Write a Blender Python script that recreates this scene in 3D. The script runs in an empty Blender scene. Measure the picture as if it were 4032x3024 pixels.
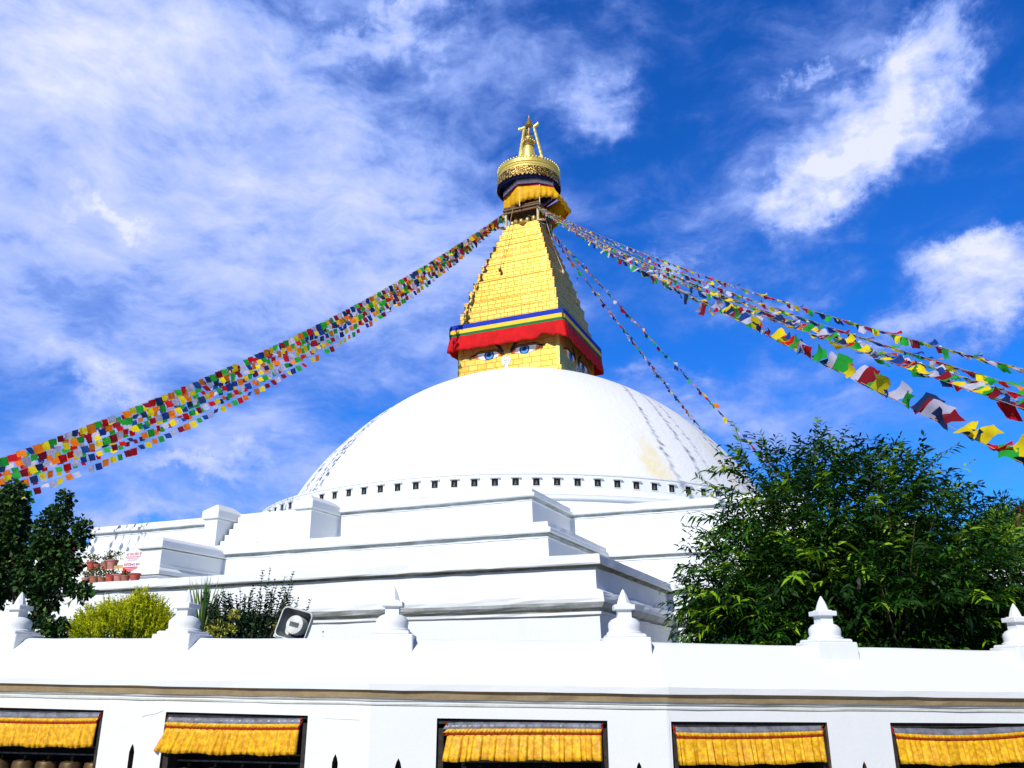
import bpy, bmesh, math, random
import numpy as np
from mathutils import Vector, Matrix
PI=math.pi; R=math.radians
random.seed(7); rng=np.random.default_rng(7)
sc=bpy.context.scene; COL=sc.collection

# ------------------------------------------------------------------ camera
EYE=1.6; PITCH=19.12
cam_d=bpy.data.cameras.new('camera'); cam=bpy.data.objects.new('camera',cam_d); COL.objects.link(cam)
cam.location=(0,0,EYE); cam.rotation_euler=(R(90+PITCH),0,0)
cam_d.sensor_width=36; cam_d.lens=3390/4032*36; cam_d.clip_start=.1; cam_d.clip_end=6000
sc.camera=cam

# ------------------------------------------------------------------ node helpers
def new_mat(name):
    m=bpy.data.materials.new(name); m.use_nodes=True
    nt=m.node_tree; nt.nodes.clear()
    out=nt.nodes.new('ShaderNodeOutputMaterial')
    return m,nt,out
def N(nt,t,**k):
    n=nt.nodes.new(t)
    for a,v in k.items():
        if a.startswith('i_'):
            key=a[2:]; key=int(key) if key.isdigit() else key.replace('_',' ')
            n.inputs[key].default_value=v
        else: setattr(n,a,v)
    return n
def lk(nt,a,ai,b,bi): nt.links.new(a.outputs[ai],b.inputs[bi])
def col(c): return (c[0],c[1],c[2],1)
def mixc(nt,fac,a,b,blend='MIX'):
    """fac,a,b: (node,socket) or constants; returns (node,2)"""
    m=nt.nodes.new('ShaderNodeMix'); m.data_type='RGBA'; m.blend_type=blend
    for idx,v in ((0,fac),(6,a),(7,b)):
        if isinstance(v,tuple) and hasattr(v[0],'outputs'): nt.links.new(v[0].outputs[v[1]],m.inputs[idx])
        else: m.inputs[idx].default_value=v if idx==0 else col(v)
    return (m,2)
def math_(nt,op,a,b=None,clamp=False):
    n=nt.nodes.new('ShaderNodeMath'); n.operation=op; n.use_clamp=clamp
    for i,v in enumerate((a,b)):
        if v is None: continue
        if isinstance(v,tuple): nt.links.new(v[0].outputs[v[1]],n.inputs[i])
        else: n.inputs[i].default_value=v
    return (n,0)
def noise(nt,scale,detail=4,rough=.55,vec=None,dist=0):
    n=N(nt,'ShaderNodeTexNoise'); n.inputs['Scale'].default_value=scale; n.inputs['Detail'].default_value=detail
    n.inputs['Roughness'].default_value=rough; n.inputs['Distortion'].default_value=dist
    if vec: nt.links.new(vec[0].outputs[vec[1]],n.inputs['Vector'])
    return (n,0)
def ramp(nt,src,lo,hi,a=0.,b=1.,smooth=False):
    n=N(nt,'ShaderNodeMapRange'); n.interpolation_type='SMOOTHSTEP' if smooth else 'LINEAR'
    n.inputs[1].default_value=lo; n.inputs[2].default_value=hi; n.inputs[3].default_value=a; n.inputs[4].default_value=b
    nt.links.new(src[0].outputs[src[1]],n.inputs[0]); return (n,0)
def finish(nt,out,base,rough=.6,metal=0.,spec=.5,bump=None,bump_str=.3,bump_dist=.02,trans=0.,sheen=0.):
    p=nt.nodes.new('ShaderNodeBsdfPrincipled')
    if isinstance(base,tuple) and hasattr(base[0],'outputs'): nt.links.new(base[0].outputs[base[1]],p.inputs['Base Color'])
    else: p.inputs['Base Color'].default_value=col(base)
    if isinstance(rough,tuple): nt.links.new(rough[0].outputs[rough[1]],p.inputs['Roughness'])
    else: p.inputs['Roughness'].default_value=rough
    if isinstance(metal,tuple): nt.links.new(metal[0].outputs[metal[1]],p.inputs['Metallic'])
    else: p.inputs['Metallic'].default_value=metal
    p.inputs['Specular IOR Level'].default_value=spec
    if bump:
        b=nt.nodes.new('ShaderNodeBump'); b.inputs['Strength'].default_value=bump_str; b.inputs['Distance'].default_value=bump_dist
        nt.links.new(bump[0].outputs[bump[1]],b.inputs['Height']); nt.links.new(b.outputs[0],p.inputs['Normal'])
    if trans>0:
        t=nt.nodes.new('ShaderNodeBsdfTranslucent'); mx=nt.nodes.new('ShaderNodeMixShader'); mx.inputs[0].default_value=trans
        if isinstance(base,tuple) and hasattr(base[0],'outputs'): nt.links.new(base[0].outputs[base[1]],t.inputs[0])
        else: t.inputs[0].default_value=col(base)
        nt.links.new(p.outputs[0],mx.inputs[1]); nt.links.new(t.outputs[0],mx.inputs[2]); nt.links.new(mx.outputs[0],out.inputs[0])
    else: nt.links.new(p.outputs[0],out.inputs[0])
    return p
def objcoord(nt):
    n=nt.nodes.new('ShaderNodeTexCoord'); return (n,3)
def simple(name,c,rough=.6,metal=0.,var=.15,scale=6,spec=.4,trans=0.,bump=.15,bd=.01,detail=4):
    m,nt,out=new_mat(name); oc=objcoord(nt)
    nz=noise(nt,scale,detail,.6,oc)
    lo=tuple(x*(1-var) for x in c); hi=tuple(min(1,x*(1+var)) for x in c)
    base=mixc(nt,ramp(nt,nz,.3,.7),lo,hi)
    finish(nt,out,base,rough,metal,spec,bump=noise(nt,scale*6,3,.6,oc) if bump else None,bump_str=bump,bump_dist=bd,trans=trans)
    return m

M={}
# lime-washed plaster: brush marks, faint grey-green drips, hairline relief
def plaster(name,base=(.79,.825,.85),dirty=(.58,.635,.64),amount=.35,bs=.35,bscale=30,bd=.012):
    m,nt,out=new_mat(name); oc=objcoord(nt)
    mp=N(nt,'ShaderNodeMapping'); mp.inputs['Scale'].default_value=(1.6,1.6,.25); lk(nt,oc[0],oc[1],mp,0)
    streak=noise(nt,2.2,5,.65,(mp,0)); blot=noise(nt,.7,5,.6,oc)
    f=math_(nt,'MULTIPLY',ramp(nt,streak,.5,.8),ramp(nt,blot,.42,.7))
    f=math_(nt,'MULTIPLY',f,amount,True)
    b=mixc(nt,f,base,dirty)
    fine=noise(nt,9,4,.6,oc); b=mixc(nt,ramp(nt,fine,.35,.75,0,.22),b,tuple(x*.9 for x in base))
    h1=noise(nt,bscale,4,.6,oc); h2=noise(nt,bscale*.12,3,.5,oc)
    h=math_(nt,'ADD',math_(nt,'MULTIPLY',h1,.5),h2)
    finish(nt,out,b,.75,0,.25,bump=h,bump_str=bs,bump_dist=bd)
    return m
M['plaster']=plaster('whitewashed_plaster')
M['plaster_fine']=plaster('whitewashed_wall_plaster',base=(.81,.84,.86),amount=.22,bs=.3,bscale=40,bd=.008)
M['plaster_clean']=plaster('fresh_whitewash',base=(.81,.845,.865),amount=.12,bs=.2,bscale=24,bd=.01)
# grimy drip line under copings
def grime(name,c1,c2,scale,thr=(.3,.62)):
    m,nt,out=new_mat(name); oc=objcoord(nt)
    n1=noise(nt,scale,6,.7,oc)
    b=mixc(nt,ramp(nt,n1,*thr),c1,c2)
    finish(nt,out,b,.9,0,.1,bump=noise(nt,scale*7,3,.6,oc),bump_str=.5,bump_dist=.01); return m
M['grime_green']=grime('mossy_drip_line',(.12,.11,.075),(.40,.42,.36),2.2,(.3,.75))
M['grime_grey']=grime('grey_weathered_recess',(.30,.33,.29),(.58,.62,.63),1.3)
M['grime_brown']=grime('bare_brown_cement_strip',(.30,.215,.115),(.43,.33,.19),3.0)
M['grime_pale']=grime('pale_weathered_band',(.46,.46,.36),(.74,.77,.74),1.6)

# dome: rough stucco with faint saffron splashes and a grey streak
def dome_mat():
    m,nt,out=new_mat('dome_stucco'); oc=objcoord(nt)
    sx=N(nt,'ShaderNodeSeparateXYZ'); lk(nt,oc[0],oc[1],sx,0)
    x,y,z=(sx,0),(sx,1),(sx,2)
    ang=math_(nt,'ARCTAN2',x,math_(nt,'MULTIPLY',y,-1.))
    wob=ramp(nt,noise(nt,.9,5,.6,oc),.2,.8,-.035,.035)
    ang=math_(nt,'ADD',ang,wob)
    base=(.83,.85,.885)
    cur=mixc(nt,ramp(nt,noise(nt,.25,4,.6,oc),.35,.7,0,.5),base,(.76,.79,.82))
    wide=ramp(nt,noise(nt,1.7,5,.65,oc),.35,.75)
    def streak(cur,a0,w,z0,z1,z2,c,s):
        d=math_(nt,'ABSOLUTE',math_(nt,'SUBTRACT',ang,a0))
        f=ramp(nt,d,0,w,1,0,True)
        f=math_(nt,'MULTIPLY',f,ramp(nt,z,z0,z1,1,0,True))
        if z2>0: f=math_(nt,'MULTIPLY',f,ramp(nt,z,0.,z2,.35,1))
        f=math_(nt,'MULTIPLY',f,math_(nt,'ADD',math_(nt,'MULTIPLY',wide,.6),.4))
        f=math_(nt,'MULTIPLY',f,s,True)
        return mixc(nt,f,cur,c)
    yel=(.80,.64,.20); pale=(.68,.71,.42); gry=(.47,.53,.54); gg=(.50,.56,.46)
    # angle is measured in the stupa's own frame (rotated 23 deg)
    y0=R(23.12)
    for a,w,za,zb,z2,c,s in ((-24,.07,.6,2.6,0,pale,.55),(-44,.06,.6,2.4,0,pale,.5),(0,.085,.7,3.6,0,pale,.75),(24.2,.062,1.2,3.9,0,yel,.85),(27,.03,.3,2.0,0,yel,.5),
                           (46.5,.05,1.8,5.0,0,yel,.5),(53,.05,2.0,6.0,0,pale,.7),
                           (-62,.05,1.5,4.0,0,pale,.4),(70,.06,2,5,0,gry,.5),(86,.06,2,5,0,pale,.5)):
        cur=streak(cur,R(a)+y0,w,za,zb,z2,c,s)
    vo=N(nt,'ShaderNodeTexVoronoi'); vo.inputs['Scale'].default_value=3.6; lk(nt,oc[0],oc[1],vo,0)
    h=math_(nt,'ADD',noise(nt,3.2,6,.65,oc),math_(nt,'MULTIPLY',(vo,0),.45))
    finish(nt,out,cur,.85,0,.15,bump=h,bump_str=.30,bump_dist=.09)
    return m
M['dome']=dome_mat()

# gilded copper sheets
def gold_mat(name,bw,bh,mortar=.012,uv=True,c1=(.80,.47,.085),c2=(.90,.58,.14),c3=(.62,.32,.04),rough=.48,metal=.88):
    m,nt,out=new_mat(name)
    tc=nt.nodes.new('ShaderNodeTexCoord'); v=(tc,2)
    wp=noise(nt,1.1,2,.5,(tc,3)); 
    cv=N(nt,'ShaderNodeCombineXYZ'); lk(nt,wp[0],0,cv,0); lk(nt,wp[0],0,cv,1)
    sc1=N(nt,'ShaderNodeVectorMath',operation='SCALE'); sc1.inputs[3].default_value=.05; lk(nt,cv,0,sc1,0)
    ad=N(nt,'ShaderNodeVectorMath',operation='ADD'); lk(nt,tc,2,ad,0); lk(nt,sc1,0,ad,1)
    br=N(nt,'ShaderNodeTexBrick'); lk(nt,ad,0,br,0)
    br.offset=.37; br.squash=.82; br.squash_frequency=3; br.offset_frequency=2
    br.inputs['Color1'].default_value=col(c1); br.inputs['Color2'].default_value=col(c2); br.inputs['Mortar'].default_value=col((.26,.13,.02))
    br.inputs['Scale'].default_value=1; br.inputs['Mortar Size'].default_value=mortar; br.inputs['Mortar Smooth'].default_value=.35
    br.inputs['Bias'].default_value=.0; br.inputs['Brick Width'].default_value=bw; br.inputs['Row Height'].default_value=bh
    nz=noise(nt,1.4,5,.65,(tc,3))
    b=mixc(nt,ramp(nt,nz,.50,.82,0,.55),(br,0),c3)
    nz2=noise(nt,4.5,5,.7,(tc,3)); b=mixc(nt,ramp(nt,nz2,.62,.85,0,.6),b,(.50,.29,.05))
    h=math_(nt,'SUBTRACT',math_(nt,'MULTIPLY',nz2,.5),(br,1))
    finish(nt,out,b,rough,metal,.5,bump=h,bump_str=.45,bump_dist=.03); return m
M['gold_tiles']=gold_mat('gilded_copper_sheets',.62,.29,.02)
M['gold_tiles_big']=gold_mat('gilded_wall_sheets',.80,.40,.017)
M['gold']=simple('burnished_gold',(.95,.66,.15),.38,.75,.25,8,bump=.4)
M['gold_bright']=simple('bright_gilt',(1.,.74,.22),.42,.55,.2,12,bump=.5)
M['gold_dull']=simple('tarnished_gilt',(.52,.36,.13),.45,.7,.35,9,bump=.4)
M['bronze']=simple('dark_bronze',(.16,.10,.045),.5,.6,.4,9)
def filigree():
    m,nt,out=new_mat('gilt_filigree'); tc=nt.nodes.new('ShaderNodeTexCoord')
    vo=N(nt,'ShaderNodeTexVoronoi'); vo.feature='F1'; vo.inputs['Scale'].default_value=9; 
    mp=N(nt,'ShaderNodeMapping'); mp.inputs['Scale'].default_value=(1,1,.8); lk(nt,tc,2,mp,0); lk(nt,mp,0,vo,0)
    f=ramp(nt,(vo,0),.28,.5)
    b=mixc(nt,f,(.95,.68,.17),(.14,.075,.015))
    finish(nt,out,b,.42,.6,.5,bump=math_(nt,'SUBTRACT',1.,(vo,0)),bump_str=.8,bump_dist=.05); return m
M['filigree']=filigree()
def cloth(name,c,trans=.18,rough=.8,sc_=14,var=.12,weave=.2):
    m,nt,out=new_mat(name); oc=objcoord(nt)
    nz=noise(nt,sc_,4,.6,oc)
    b=mixc(nt,ramp(nt,nz,.3,.7),tuple(x*(1-var) for x in c),tuple(min(1,x*(1+var)) for x in c))
    finish(nt,out,b,rough,0,.3,bump=noise(nt,sc_*3,3,.6,oc),bump_str=weave,bump_dist=.01,trans=trans); return m
M['red_cloth']=cloth('red_drape_cloth',(.62,.003,.006),.06,sc_=2,var=.2)
M['blue_band']=cloth('royal_blue_band',(.006,.035,.42),0,sc_=2,var=.1)
M['yellow_band']=cloth('yellow_band',(1.,.60,.05),0,sc_=2,var=.08)
M['green_band']=cloth('green_band',(.006,.16,.05),0,sc_=2,var=.1)
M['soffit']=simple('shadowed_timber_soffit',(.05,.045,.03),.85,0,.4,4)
M['saffron']=cloth('saffron_silk',(1.,.50,.006),.2,.6,3,.2)
M['white_cloth']=cloth('white_cotton',(.72,.70,.86),.2,sc_=4)
M['crimson']=cloth('crimson_cloth',(.5,.006,.03),.1,sc_=4)
M['navy']=cloth('navy_cloth',(.008,.015,.10),.05,sc_=4)
M['curtain']=None
def brocade():
    m,nt,out=new_mat('golden_brocade'); oc=objcoord(nt)
    nz=noise(nt,26,4,.6,oc); b=mixc(nt,ramp(nt,nz,.4,.62),(.72,.33,.003),(1.0,.61,.012))
    nz2=noise(nt,5,3,.6,oc); b=mixc(nt,ramp(nt,nz2,.5,.8,0,.5),b,(.58,.26,.004))
    sp=noise(nt,48,2,.5,oc); b=mixc(nt,ramp(nt,sp,.68,.74,0,.8),b,(1.,.85,.3))
    finish(nt,out,b,.5,0,.5,bump=nz,bump_str=.3,bump_dist=.006,trans=.12); return m
M['curtain']=brocade()
M['curtain_red']=cloth('brick_red_braid',(.30,.02,.003),.03,sc_=30,var=.25)
M['plastic']=simple('dusty_grey_plastic',(.17,.18,.22),.35,0,.45,12,spec=.6)
M['wood_dark']=simple('black_weathered_timber',(.030,.026,.022),.8,0,.6,18,bump=.5)
M['void']=simple('painted_dark_interior',(.008,.008,.009),.9,0,.5,5)  # near-black panel colour stands in for the dark inside niches
M['wood']=simple('grey_brown_timber',(.17,.10,.05),.8,0,.4,10)
M['wood_light']=simple('pale_timber',(.62,.50,.30),.7,0,.25,8)
M['terracotta']=simple('terracotta',(.33,.13,.08),.85,0,.3,9)
M['redpot']=simple('red_painted_clay',(.42,.07,.045),.7,0,.35,9)
M['pinkpot']=simple('faded_pink_clay',(.45,.19,.17),.8,0,.3,9)
M['sign_white']=simple('sign_white',(.80,.80,.86),.5,0,.05,6)
M['sign_red']=simple('sign_red',(.75,.03,.03),.5,0,.1,6)
M['sign_black']=simple('sign_dark_blue',(.02,.02,.06),.5,0,.1,6)
M['horn_out']=simple('weathered_grey_horn',(.62,.63,.58),.5,0,.2,14,bump=.2)
M['horn_in']=simple('dark_horn_throat',(.075,.09,.10),.55,0,.6,8)  # darker grey than the shell, for mouth and throat
M['iron']=simple('dark_iron',(.03,.03,.03),.6,.4,.3,20)
M['rope']=simple('grimy_rope',(.35,.27,.17),.9,0,.3,30)
M['rope_w']=simple('pale_cord',(.62,.60,.55),.9,0,.2,30)
M['paving']=simple('stone_paving',(.24,.22,.20),.85,0,.25,1.2,bump=.3)
M['earth']=simple('garden_earth',(.10,.075,.05),.95,0,.3,3)
M['bark']=simple('grey_brown_bark',(.085,.06,.04),.9,0,.4,25,bump=.6)
M['stem']=simple('green_brown_stem',(.07,.075,.03),.8,0,.4,25)
M['roof']=simple('red_tiled_roof',(.22,.035,.02),.8,0,.3,3)
M['brickwall']=simple('ochre_rendered_wall',(.45,.30,.18),.85,0,.15,2)
def leafmat(name,cs,trans=.3,rough=.5,spec=.22,scale=1.2):
    m,nt,out=new_mat(name)
    at=N(nt,'ShaderNodeAttribute'); at.attribute_name='tint'
    cr=N(nt,'ShaderNodeValToRGB'); lk(nt,at,2,cr,0)
    e=cr.color_ramp.elements
    while len(e)<len(cs): e.new(.5)
    for k,(p,c) in enumerate(cs): e[k].position=p; e[k].color=col(c)
    finish(nt,out,(cr,0),rough,0,spec,trans=trans); return m
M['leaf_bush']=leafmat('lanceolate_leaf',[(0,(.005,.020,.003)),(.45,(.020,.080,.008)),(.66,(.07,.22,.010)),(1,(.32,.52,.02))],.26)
M['leaf_dark']=leafmat('dark_scaly_leaf',[(0,(.008,.028,.008)),(.45,(.024,.075,.016)),(.75,(.07,.15,.03)),(1,(.24,.33,.08))],.14)
M['leaf_thuja']=leafmat('golden_conifer_spray',[(0,(.02,.06,.004)),(.3,(.09,.16,.004)),(.55,(.42,.48,.006)),(1,(.95,.92,.03))],.32,.6,.2)
M['leaf_shrub']=leafmat('small_dark_leaf',[(0,(.010,.035,.016)),(.5,(.025,.075,.03)),(.85,(.07,.14,.06)),(1,(.16,.24,.09))],.12)
M['leaf_yucca']=leafmat('blade_leaf',[(0,(.03,.09,.02)),(.6,(.07,.17,.03)),(1,(.24,.30,.10))],.2)
M['leaf_yellow']=leafmat('variegated_leaf',[(0,(.12,.18,.02)),(.5,(.5,.48,.05)),(1,(.85,.75,.20))],.25)
M['leaf_pot']=leafmat('pot_plant_leaf',[(0,(.03,.05,.015)),(.6,(.09,.11,.02)),(1,(.28,.22,.05))],.2)
M['leaf_far']=leafmat('far_conifer_leaf',[(0,(.010,.035,.010)),(.6,(.02,.07,.012)),(1,(.06,.15,.02))],.2)

# ------------------------------------------------------------------ mesh helpers
class MB:
    def __init__(s): s.v=[]; s.f=[]; s.m=[]; s.uv=[]
    def add(s,vs,fs,mi=0,uvs=None):
        o=len(s.v); s.v+= [tuple(p) for p in vs]
        for k,f in enumerate(fs):
            s.f.append(tuple(i+o for i in f)); s.m.append(mi if not isinstance(mi,(list,tuple)) else mi[k])
            s.uv.append(uvs[k] if uvs else None)
    def box(s,c,d,rz=0,mi=0,taper=0):
        x,y,z=c; a,b,h=d[0]/2,d[1]/2,d[2]/2; P=[]
        for sz in (-1,1):
            k=1-taper if sz>0 else 1
            for sx,sy in ((-1,-1),(1,-1),(1,1),(-1,1)):
                px,py=sx*a*k,sy*b*k
                P.append((x+px*math.cos(rz)-py*math.sin(rz),y+px*math.sin(rz)+py*math.cos(rz),z+sz*h))
        s.add(P,[(3,2,1,0),(4,5,6,7),(0,1,5,4),(1,2,6,5),(2,3,7,6),(3,0,4,7)],mi)
    def lathe(s,prof,c=(0,0),n=32,mi=0,a0=0,capb=True,capt=True,lean=None,uvr=None):
        P=[];F=[];U=[]
        for k,(r,z) in enumerate(prof):
            cx,cy=c if lean is None else lean(z)
            for i in range(n):
                a=a0+2*PI*i/n; P.append((cx+r*math.cos(a),cy+r*math.sin(a),z))
        MI=[]
        for k in range(len(prof)-1):
            for i in range(n):
                j=(i+1)%n; F.append((k*n+i,k*n+j,(k+1)*n+j,(k+1)*n+i)); MI.append(mi[k] if isinstance(mi,list) else mi)
                if uvr: U.append([(i*uvr/n,prof[k][1]),((i+1)*uvr/n,prof[k][1]),((i+1)*uvr/n,prof[k+1][1]),(i*uvr/n,prof[k+1][1])])
        if capb: F.append(tuple(range(n-1,-1,-1))); MI.append(MI[0]); U.append([(0,0)]*n)
        if capt: F.append(tuple((len(prof)-1)*n+i for i in range(n))); MI.append(MI[-1]); U.append([(0,0)]*n)
        s.add(P,F,MI,U if uvr else None)
    def tube(s,pts,r,n=6,mi=0,caps=True):
        pts=[Vector(p) for p in pts]; rs=r if isinstance(r,(list,tuple)) else [r]*len(pts); P=[];F=[]
        up=Vector((0,0,1))
        for k,p in enumerate(pts):
            t=(pts[min(k+1,len(pts)-1)]-pts[max(k-1,0)]); t=t.normalized() if t.length>1e-9 else Vector((0,0,1))
            a=t.cross(up); a=a.normalized() if a.length>1e-3 else Vector((1,0,0)); b=t.cross(a)
            for i in range(n):
                th=2*PI*i/n; P.append(p+a*(rs[k]*math.cos(th))+b*(rs[k]*math.sin(th)))
        for k in range(len(pts)-1):
            for i in range(n):
                j=(i+1)%n; F.append((k*n+i,k*n+j,(k+1)*n+j,(k+1)*n+i))
        if caps: F+= [tuple(range(n-1,-1,-1)),tuple((len(pts)-1)*n+i for i in range(n))]
        s.add(P,F,mi)
    def build(s,name,mats,parent=None,smooth=False,loc=None,sharp=None):
        me=bpy.data.meshes.new(name); me.from_pydata(s.v,[],s.f)
        if not isinstance(mats,(list,tuple)): mats=[mats]
        for m in mats: me.materials.append(m)
        me.polygons.foreach_set('material_index',s.m)
        if any(u for u in s.uv):
            l=me.uv_layers.new(name='UVMap'); k=0
            for f,u in zip(s.f,s.uv):
                for i in range(len(f)):
                    l.data[k].uv=u[i] if u else (0,0); k+=1
        bm=bmesh.new(); bm.from_mesh(me); bmesh.ops.recalc_face_normals(bm,faces=bm.faces) if s.recalc else None; bm.to_mesh(me); bm.free()
        if smooth:
            me.polygons.foreach_set('use_smooth',[True]*len(me.polygons))
            if sharp: me.set_sharp_from_angle(angle=R(sharp))
        me.update()
        o=bpy.data.objects.new(name,me); COL.objects.link(o)
        if parent: o.parent=parent
        if loc: o.location=loc
        return o
    recalc=True
def tag(o,label,cat,group=None,kind=None):
    o['label']=label; o['category']=cat
    if group: o['group']=group
    if kind: o['kind']=kind
    return o
def empty(name,loc,rz=0):
    o=bpy.data.objects.new(name,None); COL.objects.link(o); o.location=loc; o.rotation_euler=(0,0,rz); o.empty_display_size=.3; return o
def copy_tree(o,parent=None):
    c=o.copy(); COL.objects.link(c)
    if parent: c.parent=parent
    for ch in list(o.children): copy_tree(ch,c)
    return c
def fast_mesh(name,V,F,mat,parent=None,tint=None,smooth=False):
    """V (n,3), F list of same-length index arrays"""
    me=bpy.data.meshes.new(name); V=np.asarray(V,np.float32); F=np.asarray(F,np.int32)
    me.vertices.add(len(V)); me.vertices.foreach_set('co',V.ravel())
    k=F.shape[1]; me.loops.add(F.size); me.loops.foreach_set('vertex_index',F.ravel())
    me.polygons.add(len(F)); me.polygons.foreach_set('loop_start',np.arange(0,F.size,k,dtype=np.int32))
    me.materials.append(mat)
    if tint is not None:
        a=me.attributes.new('tint','FLOAT','POINT'); a.data.foreach_set('value',np.asarray(tint,np.float32))
    me.update(calc_edges=True); me.validate()
    if smooth: me.polygons.foreach_set('use_smooth',[True]*len(me.polygons))
    o=bpy.data.objects.new(name,me); COL.objects.link(o)
    if parent: o.parent=parent
    return o

# mitred sweep of a profile [(outset,z,mat_of_segment_above)] round a CCW plan polygon
def sweep(mb,path,prof,closed=True,deck=None,wob=0):
    cidx=list(range(len(path)))
    if wob:
        q=[]; cidx=[]
        for i in range(len(path)):
            a=Vector(path[i]); b=Vector(path[(i+1)%len(path)]); L=(b-a).length; k=max(1,int(L/.45)); 
            if k>60: k=60
            cidx.append(len(q))
            q+=[tuple(a.lerp(b,j/k)) for j in range(k)]
        path=q
    wr=np.random.default_rng(len(path)); n=len(path); P=[Vector(p) for p in path]; off=[]
    for i in range(n):
        a=P[(i-1)%n]; b=P[i]; c=P[(i+1)%n]
        d1=(b-a).normalized() if (closed or i>0) else None
        d2=(c-b).normalized() if (closed or i<n-1) else None
        d1=d1 or d2; d2=d2 or d1
        n1=Vector((d1.y,-d1.x)); n2=Vector((d2.y,-d2.x)); m=(n1+n2); m=m/ (1+n1.dot(n2))
        off.append(m)
    V=[];F=[];MI=[]
    for kp,(o,z,_) in enumerate(prof):
        ww=wob if kp<len(prof)-1 else 0
        for i in range(n): q=P[i]+off[i]*(o+(wr.normal(0,ww) if ww else 0)); V.append((q.x,q.y,z+(wr.normal(0,ww)*.55 if ww else 0)))
    for k in range(len(prof)-1):
        for i in range(n if closed else n-1):
            j=(i+1)%n; F.append((k*n+i,k*n+j,(k+1)*n+j,(k+1)*n+i)); MI.append(prof[k][2])
    if deck is not None:
        F.append(tuple((len(prof)-1)*n+i for i in cidx)); MI.append(deck)
    mb.add(V,F,MI)

# ------------------------------------------------------------------ setting: ground
g=MB(); s=900; g.add([(-s,-s,0),(s,-s,0),(s,s,0),(-s,s,0)],[(0,1,2,3)]); gd=g.build('ground',M['paving']); gd['kind']='structure'

# ------------------------------------------------------------------ the great stupa
YAW=R(23.12)
ST=empty('stupa',(1.0,57.27,0),-YAW)
tag(ST,'huge white domed stupa with golden stepped spire and painted eyes','stupa')
PL=[M['plaster'],M['grime_green'],M['grime_grey'],M['plaster_clean']]
def plan(xl,xr,f,g_,b):
    return [(xl,-f),(xr,-f),(xr,-g_),(g_,-g_),(g_,-b),(f,-b),(f,b),(g_,b),(g_,g_),(b,g_),(b,f),(-b,f),(-b,g_),(-g_,g_),(-g_,b),(-f,b),(-f,-b),(-g_,-b),(-g_,-g_),(xl,-g_)]
def tor(z0,z1,o0,r,n=7): # half-round moulding
    return [(o0+r*math.sin(PI*k/n)*(1 if k<n/2 else 1),z0+(z1-z0)*(1-math.cos(PI*k/n))/2,0) for k in range(1,n)]
p1=plan(-18.0,15.12,32.82,25.5,15.12)
mb=MB()
sweep(mb,p1,[(.22,0,0),(.10,3.10,0),(.11,3.12,3),(.16,3.125,3),(.16,3.185,1),(.10,3.19,1),(.09,3.215,2),(.10,3.24,2),(.16,3.26,2)]
      +[(.13+.15*math.sin(PI*(k/8)),3.27+.43*(1-math.cos(PI*k/8))/2,2 if k<3 else 0) for k in range(1,8)]
      +[(.09,3.71,0),(.03,3.74,0),(.0,4.235,1),(.03,4.24,1),(.04,4.29,1),(.16,4.30,0),(.18,4.33,0),(.17,4.52,0),(.12,4.55,0),(-.5,4.56,0)],deck=0,wob=.009)
mb.build('terrace',PL,ST)
def tier(p,zb,zt,cop=.17,up=.19,bat=.12,dirt=1):
    return [(bat,zb,0),(0.0,zt-.145,0),(.035,zt-.14,3),(.035,zt-.115,dirt),(.0,zt-.11,2),(.02,zt-.012,dirt),(.10,zt-.008,2),(.13,zt+.005,0),(.155,zt+.05,0),(.15,zt+cop-.04,0),(.11,zt+cop,0),(.03,zt+cop+.02,0),(.0,zt+cop+up,0),(-.05,zt+cop+up+.02,0),(-.5,zt+cop+up+.02,0)]
p2=plan(-15.0,12.05,27.95,21.8,12.05); mb=MB(); sweep(mb,p2,tier(p2,4.4,6.0),deck=0,wob=.007); mb.build('terrace',PL,ST)
p3=plan(-12.72,9.7,23.36,19.0,11.0); mb=MB(); sweep(mb,p3,tier(p3,6.2,8.2,.15,.17,.10,2),deck=0,wob=.006); mb.build('terrace',PL,ST)

# stair pylons and steps in the middle of the front
def pylon(x0,x1,y0,y1,z0,z1,dirt=1,mould=True,peak=.0):
    """battered block, top capped by coping and a low hipped lid; y0 is the front"""
    mb=MB(); P=[(x0,-y0),(x1,-y0),(x1,-y1),(x0,-y1)]
    h=z1-z0; pr=[(.07,z0,0),(.03,z0+h*.26,0)]
    if mould: pr+=[(.14,z0+h*.27,dirt),(.19,z0+h*.29,0),(.18,z0+h*.36,0),(.03,z0+h*.43,3),(.05,z0+h*.44,3),(.05,z0+h*.47,0),(.0,z0+h*.48,0)]
    pr+=[(.0,z0+h*.74,0),(.02,z0+h*.75,dirt),(.09,z0+h*.77,0),(.11,z0+h*.79,0),(.11,z0+h*.9,0),(.07,z0+h*.92,0),(-min(x1-x0,y0-y1)*.42,z1+peak,0)]
    sweep(mb,P,pr,deck=0); return mb.build('stair_pylon',PL,ST)
pylon(.42,1.12,25.25,23.2,6.25,8.62,2,False,.05)
pylon(-4.72,-4.07,24.65,23.2,6.25,8.72,2,False,.08)
pylon(-1.50,-.62,30.95,27.6,4.45,6.28,1,True,.02)
pylon(-7.3,-6.3,30.95,27.6,4.45,6.28,1,True,.02)
mb=MB()
for k in range(7):
    z1=6.35+.28*(k+1); yf=24.9-.22*k; mb.box(((-4.0+.4)/2-.02,-(yf+22.9)/2,(6.2+z1)/2+.005*k),(4.3-.02*k,yf-22.9,z1-6.2))
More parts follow.
